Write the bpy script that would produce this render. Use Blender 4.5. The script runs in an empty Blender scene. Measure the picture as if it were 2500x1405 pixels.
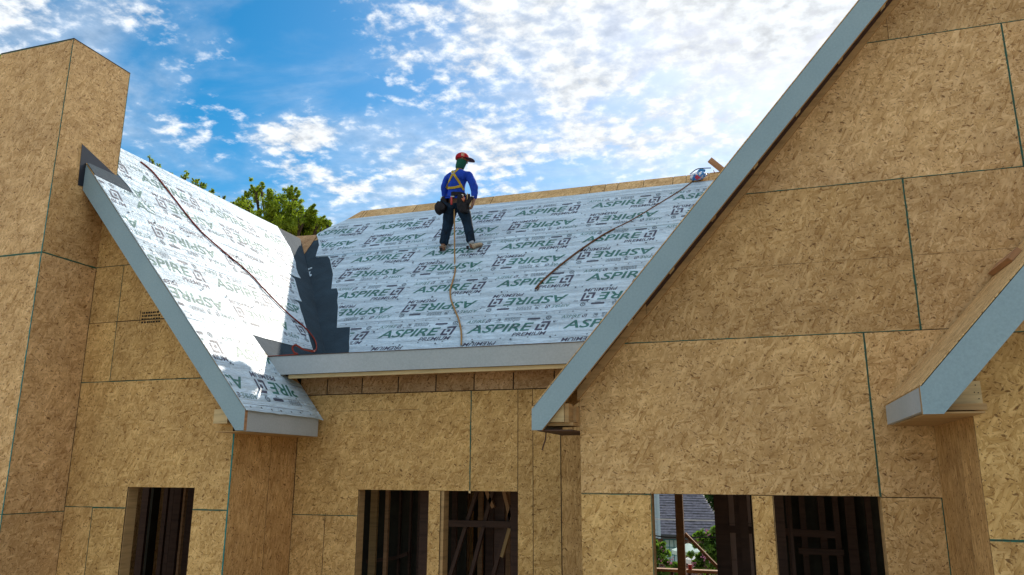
import bpy, bmesh, math, random
from mathutils import Vector, Matrix, noise
random.seed(7)
SC = bpy.context.scene
COL = SC.collection
Z0 = 5.2                        # eye height above the ground; all heights below are given from eye level

# ------------------------------------------------------------------ camera
FPX, YAW, PITCH, ROLL = 1880.2, 0.313066, 0.233064, 0.0034878
cy, sy, cp, sp = math.cos(YAW), math.sin(YAW), math.cos(PITCH), math.sin(PITCH)
FWD = Vector((-sy*cp, cy*cp, sp)); R0 = Vector((cy, sy, 0)); U0 = R0.cross(FWD)
RGT = math.cos(ROLL)*R0 + math.sin(ROLL)*U0
UPV = -math.sin(ROLL)*R0 + math.cos(ROLL)*U0
cam = bpy.data.cameras.new('camera'); cam_o = bpy.data.objects.new('camera', cam); COL.objects.link(cam_o)
cam.sensor_width = 36.0; cam.lens = FPX/2500*36
cam.clip_start = .05; cam.clip_end = 3000
m = Matrix((RGT, UPV, -FWD)).transposed().to_4x4(); m.translation = Vector((0, 0, Z0))
cam_o.matrix_world = m
SC.camera = cam_o

def ray(px, py): return RGT*((px-1250)/FPX) - UPV*((py-702.5)/FPX) + FWD
def PY(px, py, Y): d = ray(px, py); return d*(Y/d.y)
def PPL(px, py, A, n): d = ray(px, py); return d*(Vector(A).dot(n)/d.dot(n))

# ------------------------------------------------------------------ light
SUN = Vector((.085, .79, .598)).normalized()
el = math.asin(SUN.z); az = math.atan2(SUN.x, SUN.y)
world = bpy.data.worlds.new('World'); SC.world = world; world.use_nodes = True
nt = world.node_tree; N = nt.nodes; Lk = nt.links; N.clear()
def wn(t, **k):
    n = N.new(t)
    for a, b in k.items():
        if a.startswith('i_'): n.inputs[a[2:]].default_value = b
        else: setattr(n, a, b)
    return n
def wmath(op, a, b=None, c=None, clamp=False):
    n = N.new('ShaderNodeMath'); n.operation = op; n.use_clamp = clamp
    for i, v in enumerate((a, b, c)):
        if v is None: continue
        if isinstance(v, (int, float)): n.inputs[i].default_value = v
        else: Lk.new(v, n.inputs[i])
    return n.outputs[0]
sky = wn('ShaderNodeTexSky', sky_type='NISHITA', sun_disc=False, sun_elevation=el, sun_rotation=az,
         air_density=1.0, dust_density=0.6, ozone_density=2.5)
tc = wn('ShaderNodeTexCoord')
sep = wn('ShaderNodeSeparateXYZ'); Lk.new(tc.outputs['Generated'], sep.inputs[0])
den = wmath('MAXIMUM', wmath('ADD', sep.outputs[2], .15), .06)
cx_ = wmath('DIVIDE', sep.outputs[0], den); cy_ = wmath('DIVIDE', sep.outputs[1], den)
cmb = wn('ShaderNodeCombineXYZ'); Lk.new(cx_, cmb.inputs[0]); Lk.new(cy_, cmb.inputs[1])
def wnoise(scale, detail, rough, off=(0, 0, 0), dist=0, sc=(1, 1, 1), rot=0):
    mp = wn('ShaderNodeMapping'); mp.inputs['Location'].default_value = off; mp.inputs['Scale'].default_value = sc
    mp.inputs['Rotation'].default_value = (0, 0, rot)
    Lk.new(cmb.outputs[0], mp.inputs[0])
    t = wn('ShaderNodeTexNoise'); t.inputs['Scale'].default_value = scale; t.inputs['Detail'].default_value = detail
    t.inputs['Roughness'].default_value = rough; t.inputs['Distortion'].default_value = dist
    Lk.new(mp.outputs[0], t.inputs['Vector']); return t.outputs[0]
def blob(x, y, rx, ry, amp):     # a bank of cloud around one place of the cloud layer
    dx = wmath('DIVIDE', wmath('SUBTRACT', cx_, x), rx); dy = wmath('DIVIDE', wmath('SUBTRACT', cy_, y), ry)
    q = wmath('ADD', wmath('MULTIPLY', dx, dx), wmath('MULTIPLY', dy, dy))
    return wmath('MULTIPLY', wmath('POWER', 2.718, wmath('MULTIPLY', q, -1.0)), amp)
BLOBS = [(-.22, 1.15, .30, .42, .20), (-.13, 1.42, .05, .045, -.14), (-.24, 1.47, .07, .03, -.12), (-.17, 1.28, .05, .03, -.10), (.25, 1.1, .35, .6, .20), (-.92, 1.36, .13, .09, .20), (-1.25, .80, .14, .12, .14), (-.60, 1.0, .10, .12, .12),
         (-.50, 1.60, .40, .14, .10), (-.80, 1.62, .3, .12, .05), (-.95, 1.12, .16, .12, -.10), (-.72, 1.10, .14, .16, -.13), (-.66, 1.30, .10, .10, -.07),
         (.3, -.8, 1.6, 1.3, .20), (-1.9, -1.0, .9, 1.2, .16), (1.7, .4, .7, 1.0, .18)]  # cloud banks outside the view, added to brighten the front walls
bias = None
for b in BLOBS:
    v = blob(*b); bias = v if bias is None else wmath('ADD', bias, v)
fluff = wnoise(4.6, 9, .60, (3.1, 1.7, 0), .05)
puff = wnoise(23, 6, .58, (7.1, 4.2, .3), .1)
wisp = wnoise(2.4, 7, .55, (1.2, 9.1, 2), .4, (1, 1.6, 1), .5)
d1 = wmath('ADD', wmath('ADD', wmath('MULTIPLY', fluff, .80), wmath('MULTIPLY', puff, .62)), bias)
cum = wn('ShaderNodeMapRange', interpolation_type='SMOOTHSTEP'); cum.inputs['From Min'].default_value = .735; cum.inputs['From Max'].default_value = .94
Lk.new(d1, cum.inputs[0])
d2 = wmath('ADD', wisp, wmath('MULTIPLY', bias, 1.0))
cir = wn('ShaderNodeMapRange', interpolation_type='SMOOTHSTEP'); cir.inputs['From Min'].default_value = .38; cir.inputs['From Max'].default_value = .86
cir.inputs['To Max'].default_value = .62
Lk.new(d2, cir.inputs[0])
cov = wmath('SUBTRACT', 1.0, wmath('MULTIPLY', wmath('SUBTRACT', 1.0, cum.outputs[0]), wmath('SUBTRACT', 1.0, cir.outputs[0])))
# thinner towards the horizon line so that the far sky stays a pale haze
hs = wn('ShaderNodeHueSaturation'); hs.inputs['Saturation'].default_value = 1.55; hs.inputs['Value'].default_value = .83; hs.inputs['Hue'].default_value = .487
Lk.new(sky.outputs[0], hs.inputs['Color'])
skyv = hs
cl_ramp = wn('ShaderNodeMapRange'); cl_ramp.inputs['From Min'].default_value = .3; cl_ramp.inputs['From Max'].default_value = .62
cl_ramp.inputs['To Min'].default_value = .60; cl_ramp.inputs['To Max'].default_value = 1.06
Lk.new(puff, cl_ramp.inputs[0])
clc = wn('ShaderNodeMix', data_type='RGBA', blend_type='MULTIPLY'); clc.inputs[0].default_value = 1
clc.inputs[6].default_value = (6.35, 6.65, 6.95, 1); Lk.new(cl_ramp.outputs[0], clc.inputs[7])
mixc = wn('ShaderNodeMix', data_type='RGBA'); Lk.new(cov, mixc.inputs[0]); Lk.new(skyv.outputs[0], mixc.inputs[6]); Lk.new(clc.outputs[2], mixc.inputs[7])
bg = wn('ShaderNodeBackground'); bg.inputs[1].default_value = .10
Lk.new(mixc.outputs[2], bg.inputs[0])
wo = wn('ShaderNodeOutputWorld'); Lk.new(bg.outputs[0], wo.inputs[0])

sl = bpy.data.lights.new('sun', 'SUN'); sl.energy = 2.8; sl.angle = math.radians(.53); sl.color = (1, .93, .82)
so = bpy.data.objects.new('sun', sl); COL.objects.link(so)
so.rotation_euler = SUN.to_track_quat('Z', 'Y').to_euler(); so.location = (0, 0, 40)
SC.view_settings.view_transform = 'Standard'; SC.view_settings.look = 'None'
SC.view_settings.exposure = 0.68; SC.view_settings.gamma = 1.0; SC.view_settings.use_curve_mapping = False

# ------------------------------------------------------------------ materials
class Mat:
    def __init__(s, name, rough=.8, spec=.3):
        s.m = bpy.data.materials.new(name); s.m.use_nodes = True
        s.t = s.m.node_tree; s.b = s.t.nodes['Principled BSDF']
        s.b.inputs['Roughness'].default_value = rough
        s.b.inputs['Specular IOR Level'].default_value = spec
    def n(s, t, **k):
        n = s.t.nodes.new(t)
        for a, b in k.items(): setattr(n, a, b)
        return n
    def l(s, a, b): s.t.links.new(a, b)
    def coord(s, kind='UV'):
        return s.n('ShaderNodeTexCoord').outputs[kind]
    def mapping(s, vec, scale=(1, 1, 1), rot=0, loc=(0, 0, 0)):
        mp = s.n('ShaderNodeMapping'); mp.inputs['Scale'].default_value = scale; mp.inputs['Rotation'].default_value = (0, 0, rot)
        mp.inputs['Location'].default_value = loc; s.l(vec, mp.inputs[0]); return mp.outputs[0]
    def noise(s, vec, scale, detail=4, rough=.55, dist=0):
        t = s.n('ShaderNodeTexNoise'); t.inputs['Scale'].default_value = scale; t.inputs['Detail'].default_value = detail
        t.inputs['Roughness'].default_value = rough; t.inputs['Distortion'].default_value = dist
        s.l(vec, t.inputs['Vector']); return t.outputs[0]
    def ramp(s, fac, stops, interp='LINEAR'):
        r = s.n('ShaderNodeValToRGB'); r.color_ramp.interpolation = interp
        e = r.color_ramp.elements
        while len(e) < len(stops): e.new(.5)
        for q, (p, c) in zip(e, stops):
            q.position = p; q.color = (c[0], c[1], c[2], 1) if not isinstance(c, (int, float)) else (c, c, c, 1)
        s.l(fac, r.inputs[0]); return r.outputs[0]
    def mix(s, f, a, b, mode='MIX'):
        n = s.n('ShaderNodeMix', data_type='RGBA', blend_type=mode)
        for i, v in ((0, f), (6, a), (7, b)):
            if isinstance(v, (int, float)): n.inputs[i].default_value = v
            elif isinstance(v, tuple): n.inputs[i].default_value = (*v, 1)
            else: s.l(v, n.inputs[i])
        return n.outputs[2]
    def math(s, op, a, b=None):
        n = s.n('ShaderNodeMath', operation=op)
        for i, v in enumerate((a, b)):
            if v is None: continue
            if isinstance(v, (int, float)): n.inputs[i].default_value = v
            else: s.l(v, n.inputs[i])
        return n.outputs[0]
    def color(s, c):
        if isinstance(c, tuple): s.b.inputs['Base Color'].default_value = (*c, 1)
        else: s.l(c, s.b.inputs['Base Color'])
    def bump(s, h, dist=.01, strength=1.0):
        b = s.n('ShaderNodeBump'); b.inputs['Distance'].default_value = dist; b.inputs['Strength'].default_value = strength
        s.l(h, b.inputs['Height']); s.l(b.outputs[0], s.b.inputs['Normal'])

def osb(name, tint, sat=1.0, streak=0):
    """oriented strand board: layers of wood strands, each its own tone and direction"""
    M = Mat(name, .82, .22)
    uv = M.coord('UV')
    warp = M.n('ShaderNodeTexNoise'); warp.inputs['Scale'].default_value = 6; warp.inputs['Detail'].default_value = 2; M.l(uv, warp.inputs['Vector'])
    w2 = M.n('ShaderNodeVectorMath', operation='SCALE'); M.l(warp.outputs['Color'], w2.inputs[0]); w2.inputs['Scale'].default_value = .018
    w3 = M.n('ShaderNodeVectorMath', operation='ADD'); M.l(uv, w3.inputs[0]); M.l(w2.outputs[0], w3.inputs[1]); vec = w3.outputs[0]
    base = None
    angs = [(.2, 11, 36, .0), (1.75, 12, 42, .45), (-.85, 13, 44, .48), (.95, 12, 40, .52), (2.45, 15, 56, .52), (1.3, 18, 64, .55), (-.15, 10, 38, .66), (2.05, 9, 34, .72)]
    if streak: angs = [(math.pi/2+.35*math.sin(i*2.1), sx*.8, sy_*1.2, t) for i, (a, sx, sy_, t) in enumerate(angs)]
    for i, (a, sx, sy_, thr) in enumerate(angs):
        mp = M.mapping(vec, (1, 1, 1), a, (i*3.7, i*1.9, 0)); mp = M.mapping(mp, (sx*1.4, sy_*1.5, 1), 0)
        v = M.n('ShaderNodeTexVoronoi', voronoi_dimensions='2D', feature='F1'); v.inputs['Scale'].default_value = 1; M.l(mp, v.inputs['Vector'])
        sc = M.n('ShaderNodeSeparateColor'); M.l(v.outputs['Color'], sc.inputs[0])
        edge = M.math('MULTIPLY', M.math('POWER', v.outputs['Distance'], 2.0), -.35)
        gr_ = M.noise(M.mapping(mp, (.5, 5.5, 1)), 1, 2, .6)
        tone_ = M.math('ADD', M.math('ADD', M.math('MULTIPLY', sc.outputs[0], .62), M.math('MULTIPLY', gr_, .42)), edge)
        if base is None: base = tone_
        else: base = M.mix(M.math('GREATER_THAN', sc.outputs[1], thr), base, tone_)
    val = M.math('ADD', base, M.math('MULTIPLY', M.math('SUBTRACT', M.noise(uv, 1.1, 4, .6), .5), .22))
    t = tint
    col = M.ramp(val, [(.02, (t[0]*.54, t[1]*.45, t[2]*.36)), (.22, (t[0]*.83, t[1]*.79, t[2]*.70)), (.46, (t[0]*.96, t[1]*.95, t[2]*.93)), (.85, (min(1, t[0]*1.20), t[1]*1.25, t[2]*1.34))])
    # dark bark specks and gaps
    for k, (a, sx, sy_, th) in enumerate(((.5, 26, 100, .885), (-.9, 36, 80, .90), (1.9, 70, 30, .915), (.1, 90, 90, 0))):
        mp = M.mapping(M.mapping(vec, (1, 1, 1), a, (k*5, k*2.2, 0)), (sx, sy_, 1))
        nn = M.noise(mp, .55, 2, .5)
        msk = M.ramp(nn, [(.645, 0), (.72, 1)])
        col = M.mix(M.math('MULTIPLY', msk, .8), col, (t[0]*.20, t[1]*.13, t[2]*.10))
    # large soft tone change from board to board
    oi = M.n('ShaderNodeObjectInfo')
    tone = M.ramp(oi.outputs['Random'], [(0, (.86, .84, .82)), (.5, (1, .99, .97)), (1, (1.08, 1.06, 1.08))])
    col = M.mix(1.0, col, tone, 'MULTIPLY')
    big = M.ramp(M.noise(uv, .7, 3, .5), [(.3, (.86, .84, .84)), (.7, (1.10, 1.09, 1.06))])
    col = M.mix(1.0, col, big, 'MULTIPLY')
    col = M.mix(1.0, col, M.ramp(M.noise(uv, 5.5, 3, .6), [(.32, (.84, .80, .76)), (.66, (1.10, 1.10, 1.10))]), 'MULTIPLY')
    M.color(col); M.bump(val, .0025, .8)
    return M.m

def lumber(name, tint):
    M = Mat(name, .75, .25)
    co = M.coord('UV')
    w = M.noise(M.mapping(co, (2.2, 26, 1)), 1, 5, .6, .6)
    col = M.ramp(w, [(.25, tuple(c*.62 for c in tint)), (.5, tint), (.8, tuple(min(1, c*1.22) for c in tint))])
    kn = M.ramp(M.noise(M.mapping(co, (3, 9, 1)), 1.1, 2), [(.70, 0), (.78, 1)])
    col = M.mix(M.math('MULTIPLY', kn, .6), col, tuple(c*.35 for c in tint))
    M.color(col); M.bump(w, .002, .5); return M.m

def simple(name, c, rough=.7, spec=.3, var=.12, sc=14, bumpd=0, coord='Object'):
    M = Mat(name, rough, spec)
    co = M.coord(coord); nz = M.noise(co, sc, 5, .6)
    lo = tuple(max(0, q*(1-var)) for q in c); hi = tuple(min(1, q*(1+var)) for q in c)
    M.color(M.ramp(nz, [(.3, lo), (.7, hi)]))
    if bumpd: M.bump(nz, bumpd, 1)
    return M.m

OSB_TAN = osb('osb_tan', (.65, .425, .20))
OSB_WARM = osb('osb_warm', (.63, .405, .165))
OSB_PINK = osb('osb_pinkish', (.635, .42, .21))
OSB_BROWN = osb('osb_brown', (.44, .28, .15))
OSB_SIDE = osb('osb_side_grain', (.56, .345, .145), streak=1)
DECK = osb('osb_deck', (.66, .45, .22))
LUM = lumber('framing_lumber', (.44, .27, .12))
LUM_PALE = lumber('fresh_lumber', (.66, .49, .26))
LUM_RED = lumber('fir_lumber', (.40, .215, .11))
LUM_DARK = lumber('dimmed_framing', (.095, .052, .038))  # lumber with the shade of interior and gaps put into its colour
INNER = simple('dimmed_inner_sheathing', (.05, .045, .035), .9, .1, .3, 5)  # colour darkened to stand for the unlit interior

def green_edge():
    M = Mat('green_edge_seal', .6, .3)
    uv = M.coord('UV'); n1 = M.noise(M.mapping(uv, (40, 40, 1)), 1, 4, .7)
    f = M.ramp(n1, [(.38, 0), (.52, 1)])
    M.color(M.mix(f, (.12, .10, .05), (.02, .14, .10)))
    return M.m
GREEN = green_edge()
GREEN_B = simple('bright_green_edge', (.008, .19, .18), .55, .3, .25, 30)
NAILH = simple('driven_nail', (.13, .085, .05), .6, .3, .2)
DARKEDGE = simple('dark_board_edge', (.055, .035, .02), .8, .2, .4, 30)

def fascia_mat(name, ca, cb):
    M = Mat(name, .68, .35)
    co = M.coord('Object')
    a = M.noise(co, 1.3, 5, .6); b = M.noise(co, 60, 4, .7)
    col = M.ramp(a, [(.3, ca), (.7, cb)])
    col = M.mix(1, col, M.ramp(b, [(.3, .88), (.7, 1.06)]), 'MULTIPLY')
    sm = M.ramp(M.noise(co, 5, 4, .65, .4), [(.66, 0), (.78, 1)])
    col = M.mix(M.math('MULTIPLY', sm, .22), col, (.16, .19, .20))
    M.color(col); M.bump(b, .0012, .5); return M.m
FASCIA = fascia_mat('primed_rake_shade_blue', (.245, .345, .395), (.295, .40, .445)); FASCIA_E = fascia_mat('primed_eave_board', (.37, .41, .43), (.44, .47, .49))  # same primer; the rake boards have the bluish shade put into their colour

def wrap_height(M):
    uv = M.coord('UV')
    s1 = M.noise(M.mapping(uv, (1.3, 7.5, 1), .16), 1.0, 5, .62, 1.2)
    r1 = M.math('ABSOLUTE', M.math('SUBTRACT', s1, .5))
    s2 = M.noise(M.mapping(uv, (5, 1.4, 1), -.5, (3, 2, 0)), 1.0, 4, .6, .8)
    r2 = M.math('ABSOLUTE', M.math('SUBTRACT', s2, .5))
    s3 = M.noise(M.mapping(uv, (4, 26, 1), .25), 1.0, 3, .6, .5)
    h = M.math('ADD', M.math('MULTIPLY', M.math('POWER', r1, .7), -1.3), M.math('MULTIPLY', M.math('POWER', r2, .8), -.55))
    return M.math('ADD', h, M.math('MULTIPLY', s3, .22)), s1
def wrap_mat(name, c, rough=.42):
    M = Mat(name, rough, .4); h, s1 = wrap_height(M)
    M.color(M.ramp(s1, [(.3, tuple(q*.93 for q in c)), (.7, tuple(min(1, q*1.04) for q in c))]))
    M.bump(h, .055, 1.0); M.b.inputs['Coat Weight'].default_value = .5 if name.startswith('syn') else .32; M.b.inputs['Coat Roughness'].default_value = .44; M.b.inputs['Coat IOR'].default_value = 1.6; return M.m
WRAP = wrap_mat('synthetic_underlayment', (.60, .78, .92))
INK_G = wrap_mat('ink_green', (.008, .165, .140), .5)
INK_N = wrap_mat('ink_navy', (.030, .032, .085), .5)
INK_S = wrap_mat('ink_fine_grey', (.13, .19, .25), .55)
NAILC = wrap_mat('cap_nail_dot', (.10, .16, .22), .5)
def flash_mat():
    M = Mat('self_adhered_flashing', .80, .2)
    co = M.coord('Object'); n1 = M.noise(co, 320, 3, .8); n2 = M.noise(co, 3, 4, .6)
    col = M.ramp(n1, [(.42, (.016, .036, .055)), (.62, (.028, .052, .075)), (.76, (.14, .17, .19))])
    col = M.mix(1, col, M.ramp(n2, [(.3, .75), (.7, 1.25)]), 'MULTIPLY')
    M.color(col); M.bump(n2, .02, .8); return M.m
FLASH = flash_mat()
FLASH_S = simple('smooth_dark_flashing', (.012, .014, .024), .35, .5, .3, 8)
BLACK = simple('black_ink', (.012, .011, .010), .7, .2, .2)
PENCIL = simple('pencil_line', (.16, .10, .05), .8, .2, .2)

# ------------------------------------------------------------------ mesh helpers
class MB:
    """collects polygons (with material slots and metre UVs) and links them as ONE mesh object"""
    def __init__(s): s.v = []; s.f = []; s.mi = []; s.uv = []; s.mats = []
    def slot(s, m):
        if m not in s.mats: s.mats.append(m)
        return s.mats.index(m)
    def poly(s, pts, m, uvs=None):
        b = len(s.v); s.v += [tuple(p) for p in pts]; s.f.append(tuple(range(b, b+len(pts)))); s.mi.append(s.slot(m))
        if uvs is None:
            a = Vector(pts[0]); e1 = (Vector(pts[1])-a); l1 = e1.length or 1; e1 = e1/l1
            n = Vector((0, 0, 0))
            for i in range(1, len(pts)-1): n += (Vector(pts[i])-a).cross(Vector(pts[i+1])-a)
            n = n.normalized() if n.length else Vector((0, 0, 1)); e2 = n.cross(e1)
            uvs = [((Vector(p)-a).dot(e1)+a.x*.7+a.z, (Vector(p)-a).dot(e2)+a.y) for p in pts]
        s.uv += [tuple(u) for u in uvs]
    def prism(s, fr, pts, w0, w1, m, mside=None, uvo=(0, 0), backs=True):
        """outline pts (u,v) in frame fr=(o,eu,ev,n), from depth w0 to w1 along n"""
        o, eu, ev, n = fr; mside = mside or m
        area = sum(pts[i][0]*pts[(i+1) % len(pts)][1]-pts[(i+1) % len(pts)][0]*pts[i][1] for i in range(len(pts)))
        if area < 0: pts = pts[::-1]
        P = lambda u, v, w: o+eu*u+ev*v+n*w
        hand = eu.cross(ev).dot(n) > 0
        top = [P(u, v, w1) for u, v in pts]; bot = [P(u, v, w0) for u, v in pts]
        uvs = [(u+uvo[0], v+uvo[1]) for u, v in pts]
        s.poly(top if hand else top[::-1], m, uvs if hand else uvs[::-1])
        if backs: s.poly(bot[::-1] if hand else bot, mside, uvs[::-1] if hand else uvs)
        k = len(pts)
        for i in range(k):
            j = (i+1) % k
            q = [bot[i], bot[j], top[j], top[i]]
            s.poly(q if hand else q[::-1], mside)
    def box(s, a, b, m):
        x0, y0, z0 = (min(a[i], b[i]) for i in range(3)); x1, y1, z1 = (max(a[i], b[i]) for i in range(3))
        s.prism((Vector((0, 0, 0)), X, Y, Z), [(x0, y0), (x1, y0), (x1, y1), (x0, y1)], z0, z1, m)
    def bar(s, p, q, w, h, m, up=None):
        """a board from p to q, w wide and h deep"""
        p = Vector(p); q = Vector(q); d = (q-p); L = d.length; d = d/L
        up = Vector(up) if up else Vector((0, 0, 1))
        a = d.cross(up)
        if a.length < 1e-4: a = d.cross(Vector((0, 1, 0)))
        a.normalize(); b = a.cross(d)
        s.prism((p, d, b, a), [(0, -h/2), (L, -h/2), (L, h/2), (0, h/2)], -w/2, w/2, m)
    def tube(s, pts, r, m, seg=6, closed=False, radii=None):
        pts = [Vector(p) for p in pts]; rings = []; prev = None
        for i, p in enumerate(pts):
            d = (pts[min(i+1, len(pts)-1)]-pts[max(i-1, 0)]).normalized()
            a = d.cross(Vector((0, 0, 1)) if abs(d.z) < .9 else Vector((0, 1, 0))).normalized() if prev is None else (prev-d*prev.dot(d)).normalized()
            prev = a; b = d.cross(a); rr = radii[i] if radii else r
            rings.append([p+a*math.cos(t*2*math.pi/seg)*rr+b*math.sin(t*2*math.pi/seg)*rr for t in range(seg)])
        L = 0
        for i in range(len(rings)-1):
            for t in range(seg):
                u = (t+1) % seg
                s.poly([rings[i][t], rings[i][u], rings[i+1][u], rings[i+1][t]], m, [(t*.01, L), (t*.01+.01, L), (t*.01+.01, L+.05), (t*.01, L+.05)])
            L += (pts[i+1]-pts[i]).length
        s.poly(rings[0][::-1], m); s.poly(rings[-1], m)
    def build(s, name, parent=None, smooth=False, merge=False):
        me = bpy.data.meshes.new(name)
        me.from_pydata([(x, y, z+Z0) for x, y, z in s.v], [], s.f)
        for mt in s.mats: me.materials.append(mt)
        me.polygons.foreach_set('material_index', s.mi)
        ul = me.uv_layers.new(name='UVMap')
        ul.data.foreach_set('uv', [c for u in s.uv for c in u])
        if merge or smooth:
            bm = bmesh.new(); bm.from_mesh(me); bmesh.ops.remove_doubles(bm, verts=bm.verts, dist=1e-5); bm.to_mesh(me); bm.free()
        if smooth: me.polygons.foreach_set('use_smooth', [True]*len(me.polygons))
        me.update(); me.validate()
        o = bpy.data.objects.new(name, me); COL.objects.link(o)
        if parent: o.parent = parent; o.matrix_parent_inverse = parent.matrix_basis.inverted()
        return o
X = Vector((1, 0, 0)); Y = Vector((0, 1, 0)); Z = Vector((0, 0, 1))
def tag(o, label=None, cat=None, group=None, kind=None):
    if label: o['label'] = label
    if cat: o['category'] = cat
    if group: o['group'] = group
    if kind: o['kind'] = kind
    return o
def empty(name, loc, parent=None):
    o = bpy.data.objects.new(name, None); COL.objects.link(o); o.location = (loc[0], loc[1], loc[2]+Z0); o.empty_display_size = .3
    if parent: o.parent = parent; o.matrix_parent_inverse = parent.matrix_basis.inverted()
    return o

def clip(poly, a, b, c):
    """keep the part of a polygon where a*u+b*v<=c"""
    out = []
    for i in range(len(poly)):
        p, q = poly[i], poly[(i+1) % len(poly)]
        dp, dq = a*p[0]+b*p[1]-c, a*q[0]+b*q[1]-c
        if dp <= 0: out.append(p)
        if (dp < 0 < dq) or (dq < 0 < dp):
            t = dp/(dp-dq); out.append((p[0]+t*(q[0]-p[0]), p[1]+t*(q[1]-p[1])))
    return out
def rect(u0, v0, u1, v1): return [(u0, v0), (u1, v0), (u1, v1), (u0, v1)]

# ================================================================== THE HOUSE
house = empty('house', (0, 6.42, -5.2))
tag(house, 'unfinished wood-sheathed house with steep gables and half-papered roofs', 'house')
YR, YF, YM = 6.10, 6.42, 7.50
TH = .011
def part(name, mb, parent=house, **k): return mb.build(name, parent, **k)
def group_part(name):          # a wall or a chimney: a part whose own mesh is the thin backing behind its boards
    return name

def panel(parent, fr, outline, mat, green=(), dark=(), wide=.0055, name='osb_panel', matg=None):
    """one sheathing board; edges listed in green/dark carry the painted or dark edge"""
    g = .0016
    mb = MB(); k = len(outline)
    area = sum(outline[i][0]*outline[(i+1) % k][1]-outline[(i+1) % k][0]*outline[i][1] for i in range(k))
    if area < 0: raise ValueError('outline must be counter-clockwise')
    # shrink by the joint gap
    ins = []
    for i in range(k):
        p0, p1, p2 = Vector(outline[i-1]), Vector(outline[i]), Vector(outline[(i+1) % k])
        d1 = (p1-p0).normalized(); d2 = (p2-p1).normalized(); n1 = Vector((-d1.y, d1.x)); n2 = Vector((-d2.y, d2.x))
        q = n1+n2; q = q/max(.3, q.dot(n1)) if q.length > .01 else n1
        ins.append(tuple(p1+q*g))
    uvo = (random.uniform(0, 40), random.uniform(0, 40))
    mb.prism(fr, ins, -TH, 0, mat, DARKEDGE, uvo)
    o, eu, ev, n = fr
    for lst, mt in ((green, matg or GREEN), (dark, DARKEDGE)):
        for i in lst:
            a, b = Vector(ins[i]), Vector(ins[(i+1) % k]); d = (b-a); L = d.length; d /= L; nn = Vector((-d.y, d.x))
            st = max(2, int(L/.06)); w = wide if mt is not DARKEDGE else .0032
            for j in range(st):
                s0, s1 = L*j/st, L*(j+1)/st
                w0 = w*(.65+.7*noise.noise(Vector((s0*9+uvo[0], i*3.1, 0)))+.3); w1 = w*(.65+.7*noise.noise(Vector((s1*9+uvo[0], i*3.1, 0)))+.3)
                pts = [a+d*s0, a+d*s1, a+d*s1+nn*w1, a+d*s0+nn*w0]
                P = [o+eu*p.x+ev*p.y+n*.0007 for p in pts]
                if eu.cross(ev).dot(n) < 0: P = P[::-1]
                mb.poly(P, mt, [(p.x, p.y) for p in pts])
    if name == 'osb_panel':
        us = [q[0] for q in ins]; vs_ = [q[1] for q in ins]
        def inside(x, y): 
            c = False
            for i in range(k):
                (x1, y1), (x2, y2) = ins[i], ins[(i+1) % k]
                if (y1 > y) != (y2 > y) and x < (x2-x1)*(y-y1)/(y2-y1)+x1: c = not c
            return c
        x = min(us)+.012
        while x < max(us):
            y = min(vs_)+.03
            while y < max(vs_):
                xx, yy = x+random.uniform(-.006, .006), y+random.uniform(-.02, .02)
                if inside(xx, yy) and inside(xx+.008, yy+.008):
                    P = [o+eu*(xx+a_)+ev*(yy+b_)+n*.0005 for a_, b_ in ((0, 0), (.0065, 0), (.0065, .0065), (0, .0065))]
                    mb.poly(P if eu.cross(ev).dot(n) > 0 else P[::-1], NAILH, [(xx, yy)]*4)
                y += .152
            x += .4064
    return part(name, mb, parent)

def front(Yp): return (Vector((0, Yp, 0)), X, Z, -Y)
def facing_px(Xp): return (Vector((Xp, 0, 0)), Y, Z, X)
def facing_nx(Xp): return (Vector((Xp, 0, 0)), Y, Z, -X)

def backing(name, fr, outline, holes_mb=None):
    mb = MB(); mb.prism(fr, outline, -.030, -.013, LUM_DARK); return part(name, mb)

# roof surfaces (top of the deck), z as a function of x or y
EL, ZL, TL = -4.571, .5585, 1.166           # right slope of the left gable
def zl(x): return ZL+TL*(EL-x)
ER, ZR, TR = -1.802, .502, 1.1624           # left slope of the right gable
def zr(x): return ZR+TR*(x-ER)
EB, ZB, TB = .862, .484, 1.12               # left slope of the far right bay
def zb(x): return ZB+TB*(x-EB)
def zm(y): return 1.476+(y-8.702)           # main roof, facing the camera
RIDGE_L, RIDGE_R, RIDGE_B, RIDGE_M = -7.43, 3.4, 2.75, 11.785

# ---------------- right gable wall
w = MB(); w.prism(front(YF), [(-1.47, -.17), (3.4, -.17), (3.4, 6.1), (2.9, zr(2.9)-.40), (-1.47, zr(-1.47)-.30)], -.035, -.014, LUM_DARK)
wall_r = part('gable_wall', w); wall_r['label'] = 'tall gable wall of tan strand board at the right'
F = front(YF); hA, hB, hC = 2.262, 1.043, -.182
def rclip(p): return clip(p, -TR, 1, ZR-TR*ER-.27)
XL_, XJ = -1.474, 1.183
panel(wall_r, F, rclip(rect(XL_, hC, .778, hB)), OSB_TAN, green=(1,), dark=(0,))
panel(wall_r, F, rect(.778, hC, 3.2, hB), OSB_TAN, green=(3,), dark=())
q = rclip(rect(-1.6, hB, 1.177, hA)); panel(wall_r, F, q, OSB_TAN, green=(0, 1))
panel(wall_r, F, rect(1.177, hB, 3.6, hA), OSB_PINK, green=(3,), dark=(0,))
panel(wall_r, F, rclip(rect(-.6, hA, 2.015, 3.482)), OSB_PINK, green=(0, 1))
panel(wall_r, F, rclip(rect(2.015, hA, 4.44, 3.482)), OSB_PINK, green=(3, 0))
panel(wall_r, F, rclip(rect(.4, 3.482, 1.2, 4.7)), OSB_PINK, green=(0,))
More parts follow.
